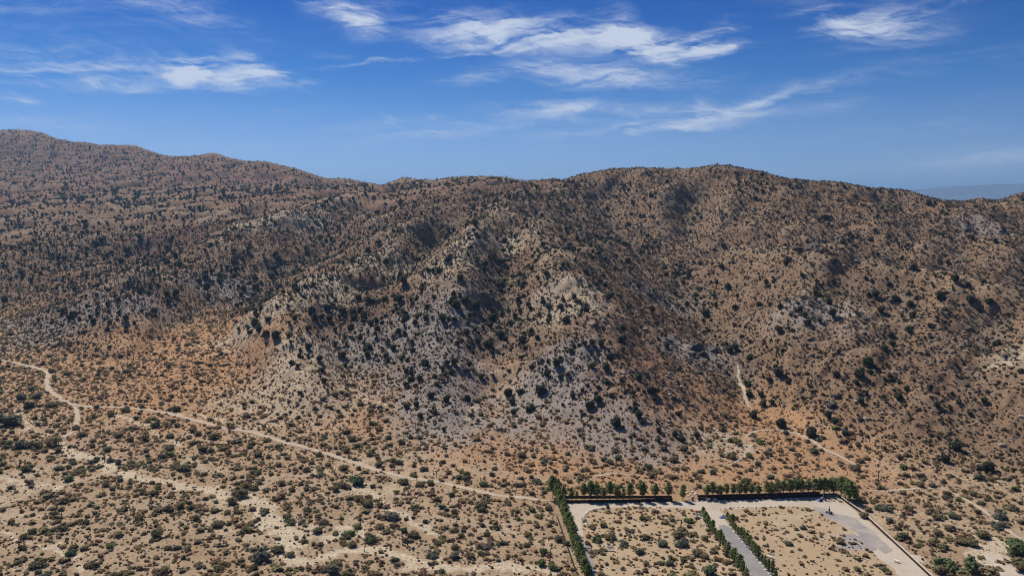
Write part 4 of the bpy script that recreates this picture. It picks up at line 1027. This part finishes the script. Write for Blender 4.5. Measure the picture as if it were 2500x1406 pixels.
# ------------------------------------------------------------------ Joshua trees
m_josh = leaf_mat('joshua_leaves', [(.09,.10,.055),(.10,.105,.06),(.08,.09,.05)]); m_jt = mat('joshua_bark', (.10,.08,.06), var=.3)
def joshua(seed):
    g = random.Random(seed); bm = bmesh.new(); tips = []
    def grow(p, d, L, r, lev):
        e = p+d*L; tube(bm, [p, p.lerp(e, .5)+Vector((g.gauss(0, .05), g.gauss(0, .05), 0)), e], [r, r*.9, r*.8], 5)
        if lev == 0 or (lev == 1 and g.random() < .35): tips.append((e, d)); return
        for k in range(g.choice([2, 2, 3])):
            nd = (d+Vector((g.gauss(0, .7), g.gauss(0, .7), g.uniform(.1, .5)))).normalized(); grow(e, nd, L*g.uniform(.45, .7), r*.75, lev-1)
    grow(Vector((0, 0, -.1)), Vector((g.gauss(0, .06), g.gauss(0, .06), 1)).normalized(), 1.5, .17, 2)
    V = []; 
    for e, d in tips:
        for k in range(26):
            a = g.uniform(0, 6.28); t_ = Vector((math.cos(a), math.sin(a), g.uniform(-.5, 1.2))).normalized(); base = e-d*g.uniform(0, .45); w_ = t_.cross(d).normalized()*.04; tip = base+t_*.4
            V += [tuple(base-w_), tuple(base+w_), tuple(tip+w_*.5), tuple(tip-w_*.5)]
    tuft = mesh_np('leaf_tufts', V, np.arange(len(V)).reshape(-1, 4), [m_josh]); tm = bpy.data.meshes.new('trunk'); bm.to_mesh(tm); bm.free(); tm.materials.append(m_jt)
    return tm, tuft
JT = [joshua(60+i) for i in range(6)]
JP = [(326,880,20),(318,920,14),(445,973,14),(523,960,14),(667,998,16),(514,1104,20),(453,1160,20),(573,1162,24),(765,1205,20),(501,1060,16),(600,1072,16),(48,1142,20),(256,1125,22),(1285,1114,18),(995,1330,34),(905,1062,16),(811,1048,14),(1233,1057,14),(1150,1075,18),
 (1278,1076,12),(1162,1135,18),(778,1388,22),(1002,1010,14),(1065,1165,18),(1018,1176,20),(1662,1290,26),(1606,1264,16),(1345,1352,26),(2144,1170,22),(1955,1128,20),(1905,1090,14),(1872,1062,14),(285,1166,20),(625,1390,22),(1215,1290,20),(890,1345,20),(1640,1375,22),(1412,1148,14),(2028,850,12),(700,1052,16),(150,1260,22),(60,1330,24),(1120,1240,20)]
DESC = ['on the orange fan at far left', 'in the middle of the scrub plain', 'near the long sandy track', 'at the foot of the grey spur', 'on the flat behind the lot', 'inside the left dirt island', 'on the sandy plain below the track']
def near_desc(px, py):
    if py < 1000 and px < 620: return 'on the orange fan left of the pale spur'
    if 1378 < px < 1760 and py > 1240: return 'in the left dirt island'
    if px > 1800: return 'near the right canyon mouth' if py < 1150 else 'beside the path right of the pines'
    if px > 1120 and py < 1200: return 'on the orange flat behind the lot'
    if py > 1220: return 'on the sandy lower plain'
    if px < 480: return 'on the left part of the scrub plain'
    if px < 850: return 'on the plain near the long track'
    return 'on the plain under the grey spur'
seen = {}
JP.sort(key=lambda p: p[0])
for px, py, s in JP:
    p = hit(px, py); 
    if p is None: continue
    sl = math.sqrt(p[0]**2+p[1]**2+(80-p[2])**2); h = min(4.8, s*sl/FPX*1.05); d_ = near_desc(px, py); seen[d_] = seen.get(d_, 0)+1
    root = empty('joshua_tree', (p[0], p[1], p[2]-.05), random.uniform(0, 6.28)); root.scale = (h/3.1,)*3
    tag(root, f'{ORD[seen[d_]-1]} Joshua tree from the left {d_}', 'tree', 'Joshua trees '+d_)
    for nm, me in (('trunk', JT[len(seen)*3 % 6][0]), ('leaf_tufts', JT[len(seen)*3 % 6][1])):
        o = link(bpy.data.objects.new(nm, me)); o.parent = root; 
        if nm == 'leaf_tufts': o['kind'] = 'stuff'

# ------------------------------------------------------------------ white stones and boulders
m_wst = mat('whitewashed_rock', (.66, .60, .53), var=.15, scale=2.5, bump=.03)
wst = [rock_mesh('white_boulder', m_wst, 80+i, 2, .75) for i in range(5)]
def stones(pts, size, what, group, jit=.12):
    for i, (px, py) in enumerate(pts):
        x, y, _ = G(px, py); s = random.uniform(.75, 1.2)*size
        o = link(bpy.data.objects.new('white_boulder', wst[random.randrange(5)])); o.location = (x+random.uniform(-jit, jit), y+random.uniform(-jit, jit), s*.12)
        o.scale = (s*random.uniform(.9, 1.4), s*random.uniform(.8, 1.1), s*random.uniform(.7, 1.0)); o.rotation_euler = (0, 0, random.uniform(0, 6.28))
        tag(o, f'{ORD[i]} {what}', 'boulder', group)
def along(pts, n):
    P = densify([(a, b) for a, b in pts], .5); return [tuple(P[int(round(k*(len(P)-1)/(n-1)))]) for k in range(n)]
stones(along([(1433,1284),(1429,1277),(1425,1266),(1428,1256),(1437,1248),(1450,1244),(1465,1241),(1478,1240)], 16), .8, 'whitewashed boulder of the curved edge of the left island, from below', 'white boulders round the left island corner')
stones(along([(1556,1238),(1568,1239),(1585,1239)], 4), .7, 'white boulder of the short group on the left island top edge', 'white boulders on the left island top edge')
stones(along([(1757,1243),(1775,1239),(1800,1238),(1850,1239),(1900,1237),(1935,1237)], 17), .7, 'white boulder from the left along the right island top edge', 'white boulders along the right island top edge')
stones(along([(1786,1290),(1800,1308),(1830,1342),(1858,1375),(1885,1408)], 15), .65, 'white stone down the kerb line right of the asphalt road', 'white stones under the right row of small pines')
stones(along([(1705,1276),(1722,1292),(1745,1322),(1770,1352)], 9), .55, 'white stone down the kerb line left of the asphalt road', 'white stones under the left row of small pines')
stones(along([(1703,1224),(1760,1224),(1820,1222),(1880,1220),(1960,1216.5)], 20), .6, 'pale rock in the wall shadow, counted from the gap', 'pale rocks at the foot of the right drive wall', .4)
stones([(1668,1206),(1676,1203),(1685,1207),(1690,1201),(1698,1206),(1680,1211),(1692,1212)], .9, 'pale rubble rock in the pile at the gap', 'pale rocks piled at the gap')
# memorial blocks in the top right corner of the drive
m_blk = mat('pale_concrete', (.55, .47, .40), var=.15); m_dblk = mat('brown_wood', (.16, .10, .07), var=.3)
def block(x, y, rz, label):
    r_ = empty('stone_bench', (x, y, 0.03), rz); tag(r_, label, 'bench', 'small stone benches in the top right corner of the drive')
    b1 = bmesh.new(); bx(b1, (0, 0, .43), (1.0, .42, .10), bevel=.02); bm_obj('seat', b1, m_blk, r_)
    for s in (-1, 1):
        b1 = bmesh.new(); bx(b1, (.32*s, 0, .19), (.16, .34, .38), taper=.85); bm_obj('leg', b1, m_dblk, r_)
for i, (px, py) in enumerate([(2007,1218.5),(2017,1213),(2023,1216),(2026,1211.5),(2022,1223.5),(2031,1217),(2036,1212.5),(2033,1222),(2040,1216),(2044,1219),(2049,1222.5),(2052,1225),(2046,1213)]):
    x, y, _ = G(px, py); block(x, y, random.uniform(-.6, .6), f'{ORD[i]} low stone bench of the cluster in the top right corner of the drive')

def bench(px, py, rz, w, mm, label, back=True, z0=0.05):
    x, y, _ = G(px, py); r_ = empty('bench', (x, y, z0), rz); tag(r_, label, 'bench')
    b1 = bmesh.new(); bx(b1, (0, 0, .45), (w, .48, .07), bevel=.01); bm_obj('seat', b1, mm, r_)
    for s in (-1, 1):
        b1 = bmesh.new(); bx(b1, (w*.4*s, 0, .205), (.09, .42, .41)); bm_obj('leg', b1, mm, r_)
    if back:
        b1 = bmesh.new(); bx(b1, (0, .27, .78), (w, .06, .42), bevel=.01); bm_obj('backrest', b1, mm, r_)
bench(1490, 1344, R(-6), 1.5, m_white, 'white bench standing among the bushes of the left island')
bench(1704, 1263, R(3), 1.5, m_white, 'white bench at the upper right tip of the left island')
bench(1880, 1362, R(-42), 1.4, m_white, 'white slatted bench beside the right row of small pines')
bench(2189, 1372, R(-40), 1.0, m_white, 'small white bench on the gravel near the right wall', False)
bench(1186, 1215, R(2), 1.6, m_dblk, 'dark brown bench beside the sandy track left of the lot')
bench(1526, 1241, R(4), 1.0, m_white, 'white bench set between boulders on the left island top edge', False)
# open crate by the boulders
x, y, _ = G(1484, 1240); r_ = empty('wooden_crate', (x, y, .04), .1); tag(r_, 'grey brown open crate at the end of the curved boulder edge', 'crate')
for s in (-1, 1):
    b1 = bmesh.new(); bx(b1, (.38*s, 0, .35), (.05, .7, .7)); bm_obj('side_panel', b1, m_dblk, r_)
    b1 = bmesh.new(); bx(b1, (0, .325*s, .35), (.70, .05, .7)); bm_obj('side_panel', b1, m_dblk, r_)
b1 = bmesh.new(); bx(b1, (0, 0, .03), (.70, .59, .05)); bm_obj('bottom', b1, m_dblk, r_)
# white post with crosspiece
x, y, _ = G(2010, 1213.5); r_ = empty('white_post', (x, y, .03)); tag(r_, 'white upright post at the wall in the top right corner', 'post')
b1 = bmesh.new(); bx(b1, (0, 0, .65), (.22, .22, 1.3), bevel=.02); bm_obj('shaft', b1, m_white, r_); b1 = bmesh.new(); bx(b1, (0, 0, 1.36), (.34, .34, .10)); bm_obj('cap', b1, m_white, r_)

# coloured things: blue tarp heaps, red flower mounds
m_blue = mat('blue_tarp', (.03, .06, .30), var=.35, spec=.5, rough=.45); m_redf = mat('red_flowers', (.42, .07, .05), var=.4, scale=9)
m_pink = mat('pink_flowers', (.40, .12, .25), var=.4, scale=9); m_dark = mat('dark_metal', (.03, .03, .035), var=.3, spec=.5, rough=.4)
def tarp(px, py, w, d, h, label, mm):
    x, y, _ = G(px, py); n_ = 14; V = []; F = []
    for j in range(n_):
        for i in range(n_):
            u, v = i/(n_-1)*2-1, j/(n_-1)*2-1; rr = max(abs(u), abs(v)); z = h*(1-rr**3)*(.75+.5*fbmv(u*3+px, v*3, 1.2, 3, 7)); V.append((u*w/2*(1+.1*fbmv(v*2, u*2+px, 1, 2, 9)), v*d/2, max(.03, z)))
    for j in range(n_-1):
        for i in range(n_-1): F.append((j*n_+i, j*n_+i+1, (j+1)*n_+i+1, (j+1)*n_+i))
    o = link(bpy.data.objects.new('tarp', mesh_np('tarp', V, F, [mm]))); o.location = (x, y, .05); tag(o, label, 'tarp'); return o
tarp(2003, 1223, 1.3, 1.1, .75, 'crumpled blue tarp heap on the drive near the benches', m_blue)
tarp(1763, 1263, 1.5, 1.3, .35, 'blue tarp lying at the left tip of the right island', m_blue)
def flowers(px, py, s, mm, label):
    x, y, _ = G(px, py); V, F, MI = leaf_cloud(160, s, s*.8, .07, seed=int(px), lobes=4); me = mesh_np('flower_bush', V, F, [mm, m_wood], MI)
    o = link(bpy.data.objects.new('flower_bush', me)); o.location = (x, y, .04); tag(o, label, 'flowers')
flowers(1700, 1250, .55, m_redf, 'left of two red flower mounds at the left island tip'); flowers(1707, 1250, .6, m_redf, 'right of two red flower mounds at the left island tip')
flowers(1710, 1257, .4, m_pink, 'pink flower clump above the white bench at the island tip'); flowers(1633, 1247, .6, m_pink, 'purple pink flower clump on the left island top edge')
flowers(2015, 1222, .4, m_redf, 'red flower clump between the stone benches'); flowers(1708, 1221, .45, m_redf, 'red flower clump at the wall end beside the gap'); flowers(1716, 1220, .5, m_pink, 'pink flower clump at the foot of the right drive wall')
# blue barrel at the gap
x, y, _ = G(1691, 1222); r_ = empty('barrel', (x, y, .03)); tag(r_, 'upright blue barrel at the gap between the drive walls', 'barrel')
b1 = bmesh.new(); tube(b1, [(0, 0, 0), (0, 0, .25), (0, 0, .5), (0, 0, .75), (0, 0, .95)], [.27, .30, .31, .30, .27], 14); bm_obj('drum', b1, m_blue, r_)
b1 = bmesh.new(); tube(b1, [(0, 0, .952), (0, 0, .985)], [.25, .25], 14); bm_obj('lid', b1, m_dark, r_)
# wheelbarrows along the wall
m_galv = mat('galvanised_steel', (.45, .47, .48), var=.15, spec=.6, rough=.35)
def barrow(px, py, rz, label):
    x, y, _ = G(px, py); r_ = empty('wheelbarrow', (x, y, .03), rz); tag(r_, label, 'wheelbarrow')
    b1 = bmesh.new(); v0 = [b1.verts.new(p) for p in ((-.3,-.2,.35),(.35,-.2,.35),(.35,.2,.35),(-.3,.2,.35))]; v1 = [b1.verts.new(p) for p in ((-.5,-.36,.68),(.62,-.36,.72),(.62,.36,.72),(-.5,.36,.68))]
    b1.faces.new(v0)
    for k in range(4): b1.faces.new((v0[k], v0[(k+1) % 4], v1[(k+1) % 4], v1[k]))
    bm_obj('tray', b1, m_galv, r_)
    b1 = bmesh.new(); tube(b1, [(0, 0, 0), (0, 0, .001)], [.01, .01], 3); b1.clear(); tube(b1, [(.62, -.05, .2), (.62, .05, .2)], [.2, .2], 14); bm_obj('wheel', b1, m_dark, r_)
    for s in (-1, 1):
        b1 = bmesh.new(); tube(b1, [(.62, .07*s, .2), (-.3, .24*s, .34), (-.95, .28*s, .55)], [.02]*3, 5); bm_obj('handle', b1, m_galv, r_)
        b1 = bmesh.new(); tube(b1, [(-.3, .24*s, .34), (-.36, .24*s, .0)], [.018]*2, 5); bm_obj('leg', b1, m_galv, r_)
barrow(1728, 1223, .2, 'silver wheelbarrow at the foot of the right drive wall, the left one'); barrow(1745, 1223, -2.9, 'silver wheelbarrow in the wall shadow, the right one of two')
# figure riding a small quad bike on the grey part of the drive
x, y, _ = G(2024, 1253); QZ = R(125)
qb = empty('quad_bike', (x, y, .06), QZ); tag(qb, 'small dark quad bike with a rider on the grey drive', 'quad bike')
b1 = bmesh.new(); bx(b1, (0, 0, .50), (1.05, .36, .22), taper=.8, bevel=.03); bx(b1, (.42, 0, .62), (.34, .62, .07), taper=.8, bevel=.02); bx(b1, (-.45, 0, .62), (.34, .66, .07), taper=.8, bevel=.02); bm_obj('body', b1, m_white, qb)
b1 = bmesh.new(); bx(b1, (-.12, 0, .67), (.55, .28, .10), taper=.8, bevel=.03); bm_obj('seat', b1, m_dark, qb)
for sx in (-1, 1):
    for sy in (-1, 1):
        b1 = bmesh.new(); tube(b1, [(.48*sx, .28*sy, .26), (.48*sx, .48*sy, .26)], [.26, .26], 16); bm_obj('wheel', b1, m_dark, qb)
b1 = bmesh.new(); tube(b1, [(.28, 0, .6), (.20, 0, .92)], [.025, .025], 5); tube(b1, [(.18, -.34, .95), (.22, 0, .92), (.18, .34, .95)], [.018]*3, 5); bm_obj('handlebar', b1, m_dark, qb)
m_cloth = mat('dark_clothing', (.035, .04, .06), var=.2); m_skin = mat('skin', (.36, .22, .16), var=.08)
def person_mesh():
    bm = bmesh.new(); sk = bm.verts.layers.skin.verify()
    J = {'pel':(-.15,0,.86,.15),'che':(-.08,0,1.18,.16),'nck':(-.02,0,1.40,.06),'hd1':(0,0,1.50,.085),'hd2':(.01,0,1.60,.10),'hd3':(.0,0,1.68,.07)}
    E = [('pel','che'),('che','nck'),('nck','hd1'),('hd1','hd2'),('hd2','hd3')]
    for s, nm in ((-1,'r'),(1,'l')):
        J.update({'sh'+nm:(-.06,.19*s,1.33,.065),'el'+nm:(.02,.33*s,1.10,.045),'wr'+nm:(.16,.32*s,.99,.032),'hn'+nm:(.20,.31*s,.975,.034),
                  'hp'+nm:(-.13,.10*s,.82,.09),'kn'+nm:(.22,.25*s,.74,.06),'an'+nm:(.14,.27*s,.40,.042),'ft'+nm:(.30,.29*s,.36,.04)})
        E += [('che','sh'+nm),('sh'+nm,'el'+nm),('el'+nm,'wr'+nm),('wr'+nm,'hn'+nm),('pel','hp'+nm),('hp'+nm,'kn'+nm),('kn'+nm,'an'+nm),('an'+nm,'ft'+nm)]
    V = {k: bm.verts.new(v[:3]) for k, v in J.items()}
    for k, v in J.items(): V[k][sk].radius = (v[3], v[3])
    V['pel'][sk].use_root = True
    for a, b_ in E: bm.edges.new((V[a], V[b_]))
    me = bpy.data.meshes.new('person'); bm.to_mesh(me); bm.free(); return me
pr = link(bpy.data.objects.new('person', person_mesh())); pr.location = (x, y, .03); pr.rotation_euler = (0, 0, QZ); pr.data.materials.append(m_cloth)
pr.modifiers.new('skin', 'SKIN'); sb = pr.modifiers.new('sub', 'SUBSURF'); sb.levels = sb.render_levels = 1
tag(pr, 'person in dark clothes sitting on the small quad bike', 'person')
b1 = bmesh.new(); bmesh.ops.create_uvsphere(b1, u_segments=12, v_segments=8, radius=.15, matrix=Matrix.Translation((0, 0, 1.64)) @ Matrix.Diagonal((1.05, .9, 1, 1))); bm_obj('helmet', b1, m_dark, pr, True)

# ------------------------------------------------------------------ rock outcrops on the slopes
outc = [rock_mesh('rock_outcrop', m_rock_dark, 120+i, 3, .8, .85) for i in range(4)]
for i, (px, py, w_, lab) in enumerate([(1960,612,26,'dark jagged outcrop on the right hill crest, its left block'),(1985,607,34,'dark jagged outcrop on the right hill crest, its main block'),(2005,612,20,'dark jagged outcrop on the right hill crest, its right block'),
  (1698,850,36,'tall dark rock outcrop at the bend of the canyon'),(1745,856,30,'lower dark rock outcrop on the canyon floor'),(1715,866,24,'dark rock between the two canyon outcrops'),(1704,910,20,'dark rock slab on the canyon side below the outcrops'),
  (1650,700,18,'dark rock ledge high in the canyon'),(2030,990,24,'dark rocky rib above the lone juniper on the right hill'),(2045,970,20,'dark rocky rib, upper block, on the right hill'),(1180,716,13,'brown rock knob on the crest of the grey spur'),(1320,880,24,'dark rock in the shadowed gully of the central spur'),(1135,905,20,'dark rock high on the right flank of the grey spur')]):
    p = hit(px, py)
    if p is None: continue
    sl = math.sqrt(p[0]**2+p[1]**2+(80-p[2])**2); s = w_*sl/FPX
    o = link(bpy.data.objects.new('rock_outcrop', outc[i % 4])); o.location = (p[0], p[1], p[2]); o.scale = (s*1.1, s*.8, s*.75); o.rotation_euler = (.1, 0, i*1.3); tag(o, lab, 'rock')
m_slab = mat('pale_slab', (.50, .42, .35), var=.15, scale=.6, bump=.03)
slabs = [rock_mesh('pale_rock_slab', m_slab, 140+i, 3, .22, .35) for i in range(3)]
for i, (px, py, w_, lab) in enumerate([(2440,1366,60,'broad pale rock slab in the wash, the upper one'),(2460,1394,70,'broad pale rock slab in the wash, the lower one'),(2410,1385,40,'pale rock slab under the bright green wash bushes'),(2240,1362,34,'pale cut bank slab just right of the brick wall'),(2488,1372,40,'pale slab at the right end of the wash')]):
    x, y, z = G(px, py); s = w_*.115
    o = link(bpy.data.objects.new('rock_slab', slabs[i % 3])); o.location = (x, y, float(height(np.array([x]), np.array([y]))[0])-.02*s); o.scale = (s, s*1.0, s*.5); o.rotation_euler = (0, 0, i*.9); tag(o, lab, 'rock slab')

# ------------------------------------------------------------------ far mountain and the air
nx_, ny_ = 220, 26; xs = np.linspace(-14000, 17000, nx_); ys = np.linspace(14000, 20000, ny_)
MX, MY = np.meshgrid(xs, ys)
prof = np.interp(xs, [-14000, 0, 5000, 7500, 8100, 8500, 8900, 9400, 10300, 10900, 12500, 17000], [200, 160, 150, 330, 440, 480, 505, 520, 560, 570, 560, 400])
ridge_ = np.clip(1-np.abs((MY-16000)/3200), 0, 1)**.8
MZ = (prof[None, :]*ridge_)*(1+.08*fbm(MX, MY, 2900, 5, 401)*ridge_)+60*fbm(MX, MY, 900, 4, 411)*ridge_*np.clip(prof[None, :]/400, 0, 1)-40
F = [(j*nx_+i, j*nx_+i+1, (j+1)*nx_+i+1, (j+1)*nx_+i) for j in range(ny_-1) for i in range(nx_-1)]
m_mtn = soil_mat('far_mountain', (.10,.09,.08), (.14,.12,.10), (.20,.17,.14), .002)
tag(link(bpy.data.objects.new('mountain', mesh_np('mountain', np.stack([MX, MY, MZ], -1).reshape(-1, 3), F, [m_mtn], smooth=True))), kind='structure')
b1 = bmesh.new(); bx(b1, (0, 15000, 285), (130000, 160000, 770))
m_haze = bpy.data.materials.new('haze'); m_haze.use_nodes = True; t = m_haze.node_tree; t.nodes.remove(t.nodes['Principled BSDF'])
pv = N(t, 'ShaderNodeVolumePrincipled', {'Color': (.32, .60, 1.0, 1), 'Density': .00008, 'Anisotropy': .2})
t.links.new(pv.outputs[0], t.nodes['Material Output'].inputs['Volume'])
hz = bm_obj('haze', b1, m_haze); hz['kind'] = 'stuff'
